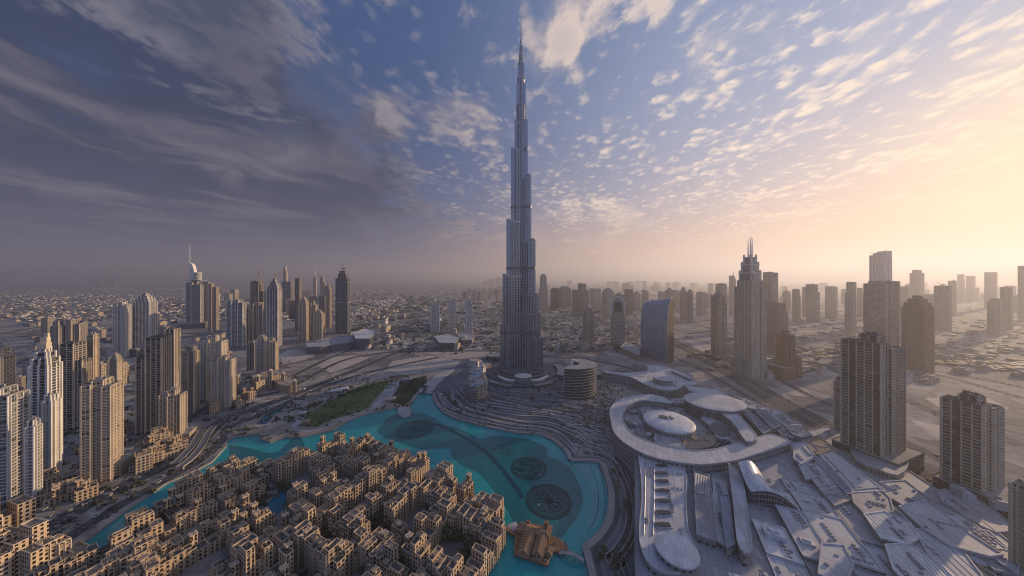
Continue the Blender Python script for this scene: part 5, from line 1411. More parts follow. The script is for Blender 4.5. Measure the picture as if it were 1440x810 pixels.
FAR = [(1114, 1126, 407, 452, 'hazy block between the brown tower and the right hand skyline, left of two'), (1133, 1153, 400, 454, 'broad hazy block with a flat brow, right of the brown tower'), (1128, 1136, 404, 446, 'thin faint block touching the flat browed hazy one'),
       (1160, 1178, 403, 448, 'faint stepped block left of the slanted blade tower'), (1100, 1112, 409, 440, 'faint block peeping over the unfinished dark tower'), (1266, 1279, 403, 452, 'faint tower squeezed right of the framed slab'),
       (1279, 1300, 380, 440, 'faint tall tower with a raised left half in the golden haze'), (1299, 1317, 414, 446, 'faint low arched block behind the bulky brown tower'), (1313, 1339, 402, 466, 'faint brown slab right of the bulky brown tower'),
       (1333, 1346, 395, 444, 'faint thin tower behind the faint brown slab'), (1346, 1357, 386, 424, 'ghostly tower in the sun haze, left of two'), (1358, 1372, 388, 424, 'ghostly tower in the sun haze, right of two'),
       (1384, 1403, 383, 434, 'pale stepped tower in the haze near the right edge'), (1388, 1412, 420, 472, 'brown hazy block in front of the pale stepped tower'), (1406, 1425, 404, 466, 'hazy tower with a notched roof near the right edge'),
       (1431, 1448, 374, 452, 'tall faint tower cut by the right edge'), (1205, 1214, 405, 446, 'faint sliver of a tower between blade tower and framed slab'), (1040, 1050, 408, 440, 'faint block behind the left foot of the masted hotel'),
       (1425, 1437, 415, 440, 'small faint block near the right edge under the tall faint tower')]
for a, b_, yt, yb, lab in FAR:
    T('distant_tower', lab, a, b_, yt, yb, rg.choice(['box', 'step', 'duo', 'lwing']), rg.choice(['grey', 'sand', 'stone']), 'none', rg.uniform(10, 22), group='faint towers in the right hand haze')
# small far towers on the horizon left and centre
def small_row(n, x0, x1, ybr, hr, lab, grp, wr=(2.5, 6), mats=('cream', 'stone', 'sand', 'grey')):
    for i in range(n):
        px = rg.uniform(x0, x1); yb = rg.uniform(*ybr); Y = 96000 / (yb - HY); wpx = rg.uniform(*wr)
        h = rg.uniform(*hr); b, r_ = MB(), MB(); w_ = wpx * Y / FP; d_ = w_ * rg.uniform(.6, 1.2); rz = R(rg.uniform(-5, 40))
        x = (px - 720) * Y / FP
        root = empty('distant_block', (x, Y, 0), lab, 'building', grp)
        b.box(0, 0, w_, d_, 0, h, rz); b.build('facade', M[rg.choice(mats)], root)
        r_.box(0, 0, w_ * .4, d_ * .5, h, h + rg.uniform(3, 8), rz); r_.prism(offs(rect(0, 0, w_, d_, rz), .4), h - 1, h + 1.2, True); r_.build('roof', M['roof'], root)
small_row(26, 648, 704, (408, 424), (40, 100), 'tiny pale tower in the distant cluster left of tallest tower', 'distant cluster left of tallest tower')
small_row(8, 684, 704, (398, 402), (150, 320), 'speck of a tower on the horizon left of tallest tower', 'specks on the horizon left of tallest tower', (4, 8))
small_row(10, 135, 165, (399, 404), (140, 260), 'speck of a tower on the left horizon', 'specks on the left horizon', (2, 5))
small_row(34, 300, 470, (420, 450), (40, 120), 'small block among the downtown towers at the left', 'small blocks among the left downtown towers', (4, 9), ('cream', 'sand', 'grey', 'stone', 'darkglass'))
small_row(26, 1000, 1440, (405, 432), (60, 190), 'faint small tower along the right horizon', 'faint small towers on the right horizon', (3, 9), ('grey', 'sand', 'stone'))
small_row(24, 0, 330, (470, 560), (18, 45), 'low block standing between the left towers', 'low blocks between the left towers', (7, 14), ('cream', 'sand', 'grey', 'stone'))
small_row(16, 760, 1000, (402, 416), (90, 190), 'faint small tower on the skyline behind the blue sail building', 'faint small towers behind the sail building', (4, 9), ('grey', 'sand', 'stone'))
# cranes
crane(364, 398, 1240, 40, 60, 165, 'tower crane with a long leaning jib over the left downtown', 55)
crane(388, 392, 1150, 14, 34, 30, 'short crane on the black topped tower', 35)
crane(1244, 358, 1370, 12, 30, 20, 'crane on top of the very tall pale tower', 38)
crane(1232, 360, 1370, 8, 24, 160, 'smaller second crane on the very tall pale tower', 25)
crane(1106, 470, 690, 8, 12, 40, 'small crane on the orange brown tower', 45)
crane(1098, 428, 930, 16, 26, 35, 'crane leaning right on the dark unfinished tower', 45)
crane(1084, 430, 930, 14, 20, 150, 'crane leaning left on the dark unfinished tower', 40)
crane(1325, 405, 1300, 14, 22, 150, 'crane on the faint brown slab in the haze', 40)
crane(484, 384, 1260, 12, 16, 160, 'stub crane on the dark glossy ragged top tower', 30)
# ================================================================ old quarter inside the loop of the lake
OTW = facade('ochre_old_town_wall', (0.46, 0.355, 0.25), glass=(0.018, 0.015, 0.014), bay=3.1, floor=3.4, wu=0.52, wv=0.66, base=.16, lit=.04, var=.28)
OTW2 = facade('tan_old_town_wall', (0.38, 0.30, 0.22), glass=(0.016, 0.014, 0.014), bay=3.4, floor=3.4, wu=0.56, wv=0.68, base=.16, lit=.05, var=.28)
OTW3 = facade('honey_old_town_wall', (0.53, 0.405, 0.275), glass=(0.02, 0.016, 0.014), bay=2.9, floor=3.4, wu=0.5, wv=0.66, base=.16, lit=.04, var=.28)
OTR = plain('old_town_roof', (0.28, 0.23, 0.18), 0.9, var=.45, scale=.15, fine=.9)
OTR2 = plain('old_town_grey_roof', (0.12, 0.118, 0.12), 0.9, var=.45, scale=.15, fine=.9)
OTT = plain('old_town_trim', (0.49, 0.385, 0.275), 0.85, var=.2)
ROT = R(-27)
OLD = ccw(SOUTH + [(-385, 222), (-320, 160), (-60, 160)])
UDIR = (math.sin(R(27)), math.cos(R(27))); VDIR = (math.cos(R(-27)), math.sin(R(-27)))
def seg_wing(B, x0, y0, x1, y1, depth, h, rng, lump=1.0):
    """one wing from (x0,y0) to (x1,y1), split into bays of differing height and depth"""
    Wl, Rf, Tr, Bal, Tw = B
    L = math.hypot(x1 - x0, y1 - y0)
    if L < 5: return
    d = ((x1 - x0) / L, (y1 - y0) / L); n = max(1, round(L / rng.uniform(5, 8.5))); u = 0.0
    step = L / n
    for i in range(n):
        hh = max(7.0, h + rng.choice([-3.4, 0, 0, 0, 3.4, -6.8, 3.4]) * lump + rng.uniform(-.4, .4)); dd = depth / 2 + rng.uniform(-1.5, 1.6); de = depth / 2 + rng.uniform(-1.5, 1.6)
        if i in (0, n - 1) and rng.random() < .35: hh += 3.4
        u0, u1 = i * step + .02 * i, (i + 1) * step - .03
        P = lambda a, b: (x0 + d[0] * a + d[1] * b, y0 + d[1] * a - d[0] * b)
        q = [P(u0, dd), P(u1, dd), P(u1, -de), P(u0, -de)]
        q = ccw(q)
        Wl.prism(q, 0, hh, False); Rf.cap(q, hh - .8)
        # parapet with thickness
        oi = offs(q, -.45)
        Tr.prism(q, hh - .02, hh + .75, False); Tr.prism(oi[::-1], hh - .8, hh + .75, False)
        for a in range(4):
            b_ = (a + 1) % 4; Tr.face([(*q[a], hh + .75), (*q[b_], hh + .75), (*oi[b_], hh + .75), (*oi[a], hh + .75)])
        r_ = rng.random()
        c = P((u0 + u1) / 2, 0)
        if r_ < .30: Wl.box(c[0] + rng.uniform(-1, 1), c[1], rng.uniform(2.8, 4.5), rng.uniform(2.8, 4.2), hh - .8, hh + 2.6, math.atan2(d[1], d[0])); Rf.box(c[0], c[1], 4.8, 4.4, hh + 2.6, hh + 2.85, math.atan2(d[1], d[0]), bottom=True)
        elif r_ < .45:   # timber pergola
            for k in range(5): Tr.obox(P(u0 + 1, -2), d, k * 1.1, k * 1.1 + .25, -.2, 3.8, hh + 1.9, hh + 2.15)
            for a_, b_ in ((1.1, -2), (u1 - u0 - 1.2, -2), (1.1, 1.6), (u1 - u0 - 1.2, 1.6)): pp = P(u0 + a_, b_); Tr.box(pp[0], pp[1], .3, .3, hh - .8, hh + 1.9)
        for _ in range(rng.randrange(2, 6)):
            pp = P(rng.uniform(u0 + 1.2, max(u0 + 1.3, u1 - 1.2)), rng.uniform(-de + 1.5, dd - 1.5)); Rf.box(pp[0], pp[1], rng.uniform(.8, 2), rng.uniform(.8, 1.6), hh - .8, hh + rng.uniform(.1, .9), math.atan2(d[1], d[0]))
        # balconies, loggia piers and string courses on both long faces
        for o_, dr, ln_ in ((q[0], None, 0),):
            for e in range(4):
                a, b_ = q[e], q[(e + 1) % 4]; Le = math.dist(a, b_)
                if Le < 4: continue
                de_ = ((b_[0] - a[0]) / Le, (b_[1] - a[1]) / Le)
                if abs(de_[0] * d[0] + de_[1] * d[1]) < .7: continue
                k = rng.random()
                if k < .45:
                    w0 = rng.uniform(.6, 1.4); w1 = min(Le - .6, w0 + rng.uniform(3, 5))
                    for f in range(1, int(hh / 3.4)): Bal.obox(a, de_, w0, w1, -.05, 1.25, f * 3.4 - .15, f * 3.4 + .85)
                    if rng.random() < .5:
                        for w_ in (w0 - .2, w1 - .15): Tr.obox(a, de_, w_, w_ + .4, -.05, 1.4, 0, hh - rng.choice([1.5, 3.4]))
                elif k < .7:
                    for w_ in (0.0, Le / 2 - .3, Le - .6): Tr.obox(a, de_, w_, w_ + .6, -.05, .7, 0, hh - .6)
                    Tr.obox(a, de_, .6, Le - .6, -.05, .45, hh - 3.9, hh - 3.3)
                elif k < .85 and Le > 6:
                    Wl.obox(a, de_, Le * .25, Le * .75, -.1, 1.8, 0, hh - rng.choice([3.4, 6.8]))
    return
def wind_tower(B, x, y, h, w_=4.2):
    Wl, Rf, Tr, Bal, Tw = B
    Tw.box(x, y, w_, w_, h - 8, h, ROT)
    for k in (-1, 1):
        for s_ in (-.25, .25):
            X, Y_ = x + VDIR[0] * k * w_ * .5 + UDIR[0] * s_ * w_, y + VDIR[1] * k * w_ * .5 + UDIR[1] * s_ * w_; Bal.box(X, Y_, .3, .7, h - 4, h - .8, ROT)
            X, Y_ = x + UDIR[0] * k * w_ * .5 + VDIR[0] * s_ * w_, y + UDIR[1] * k * w_ * .5 + VDIR[1] * s_ * w_; Bal.box(X, Y_, .7, .3, h - 4, h - .8, ROT)
    Tr.box(x, y, w_ + .8, w_ + .8, h, h + .6, ROT, bottom=True)
    for k in (-1, 1):
        for s_ in (-1, 1): Tr.box(x + (VDIR[0] * k + UDIR[0] * s_) * w_ * .42, y + (VDIR[1] * k + UDIR[1] * s_) * w_ * .42, .8, .8, h + .6, h + 1.6, ROT)
def old_block(x, y, shape, a, b, h, rng, label, group, mat=None, name='old_town_house', rot=ROT):
    """courtyard house: local x across, local y away; wings along the sides named in shape (W E S N)"""
    root = empty(name, (x, y, 0), label, 'house', group)
    c, s_ = math.cos(rot), math.sin(rot); Lc = lambda p, q: (p * c - q * s_, p * s_ + q * c)
    dp = rng.uniform(10, 13.0); hw, hd = a / 2 - dp / 2, b / 2 - dp / 2
    W_ = {'W': ((-hw, -b / 2), (-hw, b / 2)), 'E': ((hw, b / 2), (hw, -b / 2)), 'S': ((-hw + dp / 2, -hd), (hw - dp / 2, -hd)), 'N': ((hw - dp / 2, hd), (-hw + dp / 2, hd)), 'M': ((0, -b / 2), (0, b / 2))}
    if 'W' not in shape: W_['S'] = ((-a / 2, -hd), W_['S'][1]); W_['N'] = (W_['N'][0], (-a / 2, hd))
    if 'E' not in shape: W_['S'] = (W_['S'][0], (a / 2, -hd)); W_['N'] = ((a / 2, hd), W_['N'][1])
    mat = mat or rng.choice([OTW, OTW, OTW2, OTW3]); rm = rng.choice([OTR, OTR, OTR2]); bm = rng.choice([OTT, OTW2, M['wood']])
    for k in shape:
        B = [MB() for _ in range(5)]
        p, q = W_[k]; seg_wing(B, *Lc(*p), *Lc(*q), dp + rng.uniform(-.2, .2), h + rng.choice([0, 0, 3.4, -3.4]), rng)
        if not B[0].f: continue
        w_ = B[0].build('wing', mat, root); B[1].build('roof', rm, w_); B[2].build('parapet', OTT, w_)
        if B[3].f: B[3].build('balcony_stack', bm, w_)  # solid balcony boxes of the wing, stacked by storey
    for _ in range(rng.choice([0, 1, 1, 2])):
        B = [MB() for _ in range(5)]
        k = rng.choice(shape); p, q = W_[k]; t_ = rng.random(); X, Y_ = Lc(p[0] + (q[0] - p[0]) * t_, p[1] + (q[1] - p[1]) * t_); wind_tower(B, X, Y_, h + rng.uniform(6, 10))
        w_ = B[4].build('wind_tower', OTW3, root); B[2].build('cap', OTT, w_); B[3].build('vent', M['dark'], w_)
    return root
rng = random.Random(42)
placed = []
def tr(px, py): return G(px, py, 16)
HAND = [  # centre px, shape, across, away, height, label
 ((640, 757), 'WSEN', 66, 58, 21, 'big square courtyard house with tall grid balconies at the lake corner'),
 ((668, 712), 'EN', 40, 40, 15, 'L shaped lakeside house with terraces facing the timber pavilion'),
 ((592, 707), 'WEN', 50, 46, 17, 'U shaped house round the tree filled court near the lake tip'),
 ((560, 662), 'WEN', 44, 60, 19, 'long crenellated house whose lit wall ends at the northern lake tip'),
 ((505, 700), 'WE', 46, 52, 20, 'pair of lit wings with arcades above the dark tree court'),
 ((480, 660), 'WSN', 44, 44, 19, 'C shaped house with a wind tower row along the north shore'),
 ((470, 752), 'SN', 52, 40, 19, 'two parallel wings with deep balconies just left of the tree court'),
 ((500, 800), 'WEN', 48, 42, 20, 'tall U shaped house cut by the bottom edge, grey blue roof terrace'),
 ((425, 652), 'WN', 44, 40, 20, 'L shaped house with a square tower beside the north shore'),
 ((452, 703), 'WE', 34, 42, 18, 'narrow twin winged house right of the inner pool'),
]
used_px = []
TREE_SPOTS = [(545, 712), (535, 722), (555, 722), (530, 735), (548, 738), (520, 745), (556, 706), (625, 752), (632, 758), (640, 762), (648, 755), (618, 748), (655, 765), (520, 795), (528, 805), (515, 806), (604, 702), (612, 708), (598, 712), (590, 704), (612, 718),
              (668, 752), (676, 762), (660, 775), (650, 790), (668, 785), (555, 790), (545, 800), (540, 780), (565, 805)]
for (p, shp, a, b, h, lab) in HAND:
    x, y = tr(*p); placed.append((x, y, max(a, b) * .5)); old_block(x, y, shp, a, b, h, rng, lab, 'sand coloured houses of the old quarter')
LAND = [(G(380, 715), 'beside the inner pool'), (G(240, 705), 'along the narrow canal'), (G(150, 775), 'at the lower end of the canal'), (G(330, 665), 'on the north west shore'), (G(450, 640), 'on the north shore'),
        (G(575, 665), 'near the northern lake tip'), (G(660, 720), 'by the lake bend'), (G(300, 770), 'in the middle of the lower left quarter'), (G(420, 790), 'near the bottom edge'), (G(560, 800), 'between tree court and bottom edge'), (G(340, 700), 'left of the inner pool'), (G(500, 725), 'beside the tree court')]
shapes = {'WSE': 'U shaped', 'WEN': 'open courted', 'WN': 'L shaped', 'SE': 'angled', 'W': 'single winged', 'E': 'slab like', 'SN': 'twin winged', 'WSEN': 'closed court', 'S': 'straight'}
seen = {}
def clear_of_water(x, y, a, b, m_=3):
    c, s_ = math.cos(ROT), math.sin(ROT)
    for p in (-1, 0, 1):
        for q in (-1, 0, 1):
            X, Y_ = x + p * (a / 2 + m_) * c - q * (b / 2 + m_) * s_, y + p * (a / 2 + m_) * s_ + q * (b / 2 + m_) * c
            if not inside((X, Y_), OLD) or inside((X, Y_), POOL): return False
    return True
def try_block(x, y, a, b, h, shp):
    if not clear_of_water(x, y, a, b): return False
    for (X, Y_, r_) in placed:
        dx_, dy_ = x - X, y - Y_; du, dv = dx_ * UDIR[0] + dy_ * UDIR[1], dx_ * VDIR[0] + dy_ * VDIR[1]
        if abs(dv) < a / 2 + r_ - 1.5 and abs(du) < b / 2 + r_ - 1.5: return False
    px, py = proj(x, y, h)
    if py > 900 or px < -60: return False
    place = min(LAND, key=lambda l: math.dist(l[0], (x, y)))[1]
    hn = 'tall' if h > 19 else ('low' if h < 14 else 'mid height')
    lab = f'{hn} {shapes[shp]} sand coloured house {place}'
    old_block(x, y, shp, a, b, h, rng, lab, 'old quarter: ' + lab if False else 'sand coloured houses of the old quarter')
    placed.append((x, y, None)); placed[-1] = (x, y, (a + b) / 4)
    return True
for size in ((40, 48), (34, 40), (28, 30), (22, 26), (15, 20), (12, 13)):
    st = size[0] * .42
    i = -40
    cells = [(i_, j_) for i_ in range(-60, 60) for j_ in range(-10, 70)]
    for (i_, j_) in cells:
        v, u = i_ * st, j_ * st
        x, y = -250 + VDIR[0] * v + UDIR[0] * u, 180 + VDIR[1] * v + UDIR[1] * u
        if not (-560 < x < 20 and 165 < y < 460): continue
        pxx_, pyy_ = proj(x, y)
        # streets, the tree court and the pool stay open
        if abs(pxx_ - 545) < 26 and abs(pyy_ - 722) < 22: continue
        shp = rng.choice(list(shapes)) if size[0] > 30 else rng.choice(['WN', 'SE', 'SN', 'W', 'E', 'S']) if size[0] > 20 else rng.choice(['W', 'S', 'E'])
        try_block(x, y, size[0] + rng.uniform(-3, 3), size[1] + rng.uniform(-3, 4), rng.choice([12, 15.5, 15.5, 19, 22]) if size[0] > 20 else rng.choice([8, 11, 14]), shp)
sheet('old_town_ground', offs(OLD, -2.0), 0.03, paving('old_town_paving', (0.13, 0.105, 0.085), var=.6, scale=.5)) if False else None
# shoreline terraces along the old quarter
sh = smooth_line(SOUTH[3:-3], 3)
tag(strip('shore_path', line_offs(sh, 2.2), 3.0, .05, paving('shore_stone', (0.27, 0.215, 0.16)), .35), kind='structure')

# golden stepped building cut by the lower left corner
def corner():
    root = empty('terraced_building', (-420, 214, 0), 'golden lit terraced building in the bottom left corner', 'building')
    B = [MB() for _ in range(5)]; rg = random.Random(2)
    for (x, y, h, L_) in ((-30, 14, 66, 30), (-14, 6, 62, 30), (2, 0, 55, 28), (17, 2, 46, 26), (31, 8, 36, 22), (44, 14, 26, 18), (-4, 26, 50, 16), (54, 20, 16, 14)):
        seg_wing(B, x, y - L_ / 2, x + 4, y + L_ / 2, 15, h, rg)
    B[0].build('wall', OTW3, root); B[1].build('roof', OTR, root); B[2].build('parapet', M['slab'], root); B[3].build('balconies', M['slab'], root)
corner()
# row of golden villas beside the golden grid tower
for i, (px, py) in enumerate([(186, 668), (200, 660), (214, 653), (228, 646), (241, 640), (196, 648), (216, 638)]):
    x, y = G(px, py)
    old_block(x, y + 8, rng.choice(['WN', 'SN', 'S']), 20, 18, 15 + 5 * (i > 4), rng, 'golden low house in the row between the golden grid tower and the viaducts', 'golden low houses by the viaducts', M['cream'], 'row_house', R(-40))
# low clutter along the canal roads at the left
for i, (px, py) in enumerate([(20, 726), (60, 712), (80, 700), (104, 704), (60, 690), (96, 684), (30, 690), (312, 560), (324, 556), (336, 572), (346, 562), (300, 580), (150, 640), (168, 630), (150, 610), (175, 608), (112, 640)]):
    x, y = G(px, py)
    old_block(x, y + 6, rng.choice(['S', 'W', 'WN']), 22, 18, rng.choice([8, 11, 14]), rng, 'low tan service house among the roads at the foot of the left towers', 'service houses among the left roads', None, 'service_house', R(-35))

# ================================================================ timber pavilion on the water
def pavilion():
    x, y = G(757, 768, WZ)
    root = empty('timber_pavilion', (x, y, WZ), 'brown timber pavilion with gabled roofs standing on the lake', 'pavilion')
    a = R(-20); b = MB()
    deck = [(-22, -10), (6, -20), (11, -8), (22, -5), (22, 3), (12, 8), (14, 17), (-14, 22), (-20, 12)]
    b.prism(deck, 1.2, 2.6, True, True); b.prism(ell(19, -3, 7, 6, 16), 1.0, 2.4, True, True); b.build('deck', M['wood'], root)
    p = MB(); [p.box(px, py, .5, .5, -1, 1.3) for px in range(-18, 16, 5) for py in range(-12, 16, 5) if inside((px, py), deck)]; p.build('pile', M['wood'], root)
    w_, r_, o_, t_ = MB(), MB(), MB(), MB()
    for (cx, cy_, sx, sy, h, hip) in ((-10, -1, 10, 26, 5.5, 2), (1, -6, 9, 20, 6.5, 2.2), (-2, 9, 20, 8, 6.5, 2), (9, 8, 7, 12, 6.8, 2), (-14, 13, 9, 9, 5, 1.6), (8, -10, 7, 7, 5.4, 1.6)):
        w_.box(cx, cy_, sx - 1, sy - 1, 2.5, h, a)
        ca, sa = math.cos(a), math.sin(a); P = lambda u, v, z: (cx + u * ca - v * sa, cy_ + u * sa + v * ca, z)
        X, Y_ = sx / 2 + .6, sy / 2 + .6; long_y = sy >= sx
        if long_y: e0, e1 = P(0, -Y_ + X * .5, h + hip), P(0, Y_ - X * .5, h + hip); c = [P(-X, -Y_, h), P(X, -Y_, h), P(X, Y_, h), P(-X, Y_, h)]; F_ = [(c[0], c[1], e0), (c[1], c[2], e1, e0), (c[2], c[3], e1), (c[3], c[0], e0, e1)]
        else: e0, e1 = P(-X + Y_ * .5, 0, h + hip), P(X - Y_ * .5, 0, h + hip); c = [P(-X, -Y_, h), P(X, -Y_, h), P(X, Y_, h), P(-X, Y_, h)]; F_ = [(c[0], c[1], e1, e0), (c[1], c[2], e1), (c[2], c[3], e0, e1), (c[3], c[0], e0)]
        for f in F_: r_.face(list(f))
        n = int(max(sx, sy) / 1.6)
        for k in range(n + 1):
            f = k / n
            if long_y: v = -Y_ + 2 * Y_ * f; t_.tube([P(-X - .1, v, h + .15), P(0, max(-Y_ + X * .5, min(Y_ - X * .5, v)), h + hip + .1), P(X + .1, v, h + .15)], .16, 4)
            else: v = -X + 2 * X * f; t_.tube([P(v, -Y_ - .1, h + .15), P(max(-X + Y_ * .5, min(X - Y_ * .5, v)), 0, h + hip + .1), P(v, Y_ + .1, h + .15)], .16, 4)
    w_.build('wall', OTW2, root); r_.build('roof', M['wood'], root); t_.build('rafter', OTT, root)
    q = MB(); q.box(9, 12, 3, 3, 2.5, 11, a); q.box(9, 12, 4, 4, 11, 11.6, a, bottom=True); q.box(-8, 17, 3, 3, 2.5, 8.5, a); q.build('lookout_tower', M['wood'], root)
    for (bx, by) in ((-3, -15), (5, -16), (-16, -6), (16, 0), (12, 12)): o_.box(bx, by, 2.5, .2, 2.6, 3.7, a)
    for i in range(len(deck)):
        p0, p1 = deck[i], deck[(i + 1) % len(deck)]; o_.tube([(*p0, 3.6), (*p1, 3.6)], .09, 4); o_.tube([(*p0, 3.1), (*p1, 3.1)], .06, 4)
    o_.build('railing', OTT, root)
    for nm, pts, lab in (('left', [(697, 738), (706, 742), (716, 748), (728, 752)], 'timber footbridge from the old quarter to the lake pavilion'), ('right', [(786, 776), (797, 780), (808, 783), (822, 788)], 'arched footbridge from the lake pavilion to the right bank')):
        ln = resample(smooth_line(Gs(pts, 1)), 1.5); n = len(ln)
        rt_ = empty('footbridge', (0, 0, 0), lab, 'bridge')
        d_, r2 = MB(), MB(); zz = [.6 + 2.6 * math.sin(math.pi * i / (n - 1)) for i in range(n)]
        l, r3 = line_offs(ln, 1.6), line_offs(ln, -1.6)
        for i in range(n - 1):
            for z_ in (0, -.4):
                f = [(*r3[i], zz[i] + z_), (*r3[i + 1], zz[i + 1] + z_), (*l[i + 1], zz[i + 1] + z_), (*l[i], zz[i] + z_)]; d_.face(f if z_ == 0 else f[::-1])
            for e in (l, r3): d_.face([(*e[i], zz[i] - .4), (*e[i + 1], zz[i + 1] - .4), (*e[i + 1], zz[i + 1] + .05), (*e[i], zz[i] + .05)]); r2.tube([(*e[i], zz[i] + 1.1), (*e[i + 1], zz[i + 1] + 1.1)], .09, 4); r2.tube([(*e[i], zz[i]), (*e[i], zz[i] + 1.1)], .06, 4)
        for i in range(1, n - 1, 4): d_.box(ln[i][0], ln[i][1], .5, 2, WZ - 1, zz[i] - .3)
        d_.build('deck', M['wood'] if nm == 'left' else PAVE_L, rt_); r2.build('railing', OTT, rt_)
pavilion()
# small landing kiosk by the left footbridge
x, y = G(722, 742, 0); b = MB(); b.prism(rect(x, y, 9, 8, .5), WZ - 1, 1.4); tag(b.build('landing_stage', PAVE_L), 'small square pale landing stage beside the timber pavilion', 'landing stage')
# paved bridge closing the lake by the park
br = MB(); P_ = Gs([(588, 551), (598, 540), (612, 528), (628, 520), (640, 519), (626, 530), (614, 542), (607, 553)], 1); br.prism(ccw(P_), -1, 1.2); o = br.build('causeway', PAVE_L); tag(o, 'broad pale paved causeway at the narrow north end of the lake', 'bridge')
b = MB(); [b.tube([(*p0, 2.0), (*p1, 2.0)], .15, 4) for p0, p1 in zip(P_[:3], P_[1:4])]; b.build('railing', M['metal'], o)
# pavilion roofs in the park
for i, (px, py, sx, sy, h, m_, lab) in enumerate(((473, 552, 22, 10, 6, MRW, 'white roofed park pavilion at the upper edge of the lawn'), (484, 549, 16, 9, 5, MRW, 'second smaller white park pavilion beside the lawn'), (572, 536, 22, 8, 5, MRB, 'long blue roofed shed at the end of the park'), (425, 583, 12, 8, 4, MR, 'small grey kiosk at the left end of the lawn'),
                                  (550, 563, 18, 10, 5, OTT, 'tan round edged kiosk between lawn and jetty'), (430, 596, 10, 7, 5, OTR, 'brown kiosk on the lower edge of the lawn'), (560, 531, 40, 6, 6, M['grey'], 'long low grey wall like building along the north edge of the park'))):
    x, y = G(px, py); root = empty('park_pavilion', (x, y, 0), lab, 'pavilion'); b = MB(); b.box(0, 0, sx, sy, 0, h - 1, R(18)); b.build('wall', M['sand'], root)
    b = MB(); b.loft([[(p[0], p[1], z) for p in rect(0, 0, sx * k + 1.5, sy * k + 1.5, R(18))] for z, k in ((h - 1, 1), (h - .6, 1), (h + 1.2, .55))]); b.build('roof', m_, root)

# ================================================================ trees
def leaf_mat(name, c):
    m, t, b = new_mat(name); o = coord(t, 'Object'); k = noise(t, o, 0.9, 4, 0.7).lin(.3, .7, .5, 1.6)
    lnk(t, mix(t, 1.0, c, vec(t, k, k, k), 'MULTIPLY'), b.inputs['Base Color']); b.inputs['Roughness'].default_value = .85; return m
LM = [leaf_mat('dark_foliage', (0.045, 0.055, 0.028)), leaf_mat('olive_foliage', (0.075, 0.08, 0.035)), leaf_mat('palm_foliage', (0.06, 0.075, 0.035))]
BARK = plain('bark', (0.13, 0.09, 0.06), .9)
def tree_proto(kind, rg):
    cr, tk = MB(), MB()
    if kind == 'palm':
        tk.loft([[(x, y, z) for x, y in ell(.1 * z, 0, r, r, 6)] for z, r in ((0, .45), (5, .3), (9, .25))])
        for k in range(16):
            a = k * 2.4; up = rg.uniform(.1, 1.2); L = rg.uniform(3, 4.2); pts = [(.9 + math.cos(a) * L * s_, math.sin(a) * L * s_, 9 + up * L * s_ - 1.3 * (L * s_) ** 2 * .25) for s_ in (0, .35, .7, 1)]
            for p, q in zip(pts, pts[1:]):
                n_ = (-math.sin(a) * .55, math.cos(a) * .55); cr.face([(p[0] - n_[0], p[1] - n_[1], p[2] - .25), (p[0], p[1], p[2]), (q[0], q[1], q[2]), (q[0] - n_[0], q[1] - n_[1], q[2] - .3)]); cr.face([(p[0], p[1], p[2]), (p[0] + n_[0], p[1] + n_[1], p[2] - .25), (q[0] + n_[0], q[1] + n_[1], q[2] - .3), (q[0], q[1], q[2])])
    else:
        H_ = rg.uniform(8, 11); tk.loft([[(x, y, z) for x, y in ell(0, 0, r, r, 6)] for z, r in ((0, .5), (H_ * .35, .35), (H_ * .7, .18))])
        for k in range(4): a = k * 1.6; tk.tube([(0, 0, H_ * .3), (math.cos(a) * 2, math.sin(a) * 2, H_ * .6)], .16, 4)
        cl = [(rg.gauss(0, 1.7), rg.gauss(0, 1.7), H_ * .62 + rg.gauss(0, 1.2), rg.uniform(1.1, 2.0)) for _ in range(12)]
        for (x, y, z, r) in cl:
            for _ in range(26):
                v = Vector((rg.gauss(0, 1), rg.gauss(0, 1), rg.gauss(0, 1))).normalized() * r * rg.uniform(.6, 1.1); n_ = v.normalized(); e = n_.orthogonal().normalized(); e.rotate(__import__('mathutils').Quaternion(n_, rg.uniform(0, 6.28))); g = n_.cross(e); n_k = rg.uniform(.35, .65); tilt = n_ * rg.uniform(-.2, .2)
                c = Vector((x, y, z)) + v; cr.face([c - e * n_k - g * n_k, c + e * n_k - g * n_k + tilt, c + e * n_k + g * n_k, c - e * n_k + g * n_k - tilt])
    return cr, tk
rg = random.Random(11)
protos = []
for kind in ('round', 'round', 'palm', 'round'):
    cr, tk = tree_proto(kind, rg); nm = 'palm_tree' if kind == 'palm' else 'tree'
    root = empty(nm, (0, 0, 0), 'x', 'tree'); tk.build('trunk', BARK, root); cr.build('crown', LM[2] if kind == 'palm' else LM[len(protos) % 2], root); protos.append([root, False])
def plant(x, y, k, s_, label, group, z=0.0):
    p = protos[k]
    if not p[1]: p[1] = True; r = p[0]
    else:
        r = p[0].copy(); C.objects.link(r)
        for ch in p[0].children: c = ch.copy(); C.objects.link(c); c.parent = r
    r.location = (x, y, z); r.rotation_euler = (0, 0, rg.uniform(0, 6.28)); r.scale = (s_, s_, s_ * rg.uniform(.85, 1.15)); tag(r, label, 'tree', group)
for px, py in TREE_SPOTS:
    for _ in range(2):
        x, y = G(px + rg.uniform(-4, 4), py + rg.uniform(-4, 4)); plant(x, y, rg.choice([0, 3, 1]), rg.uniform(.8, 1.35), 'dark bushy tree in the shady courts of the old quarter', 'trees in the old quarter courts')
n = 0
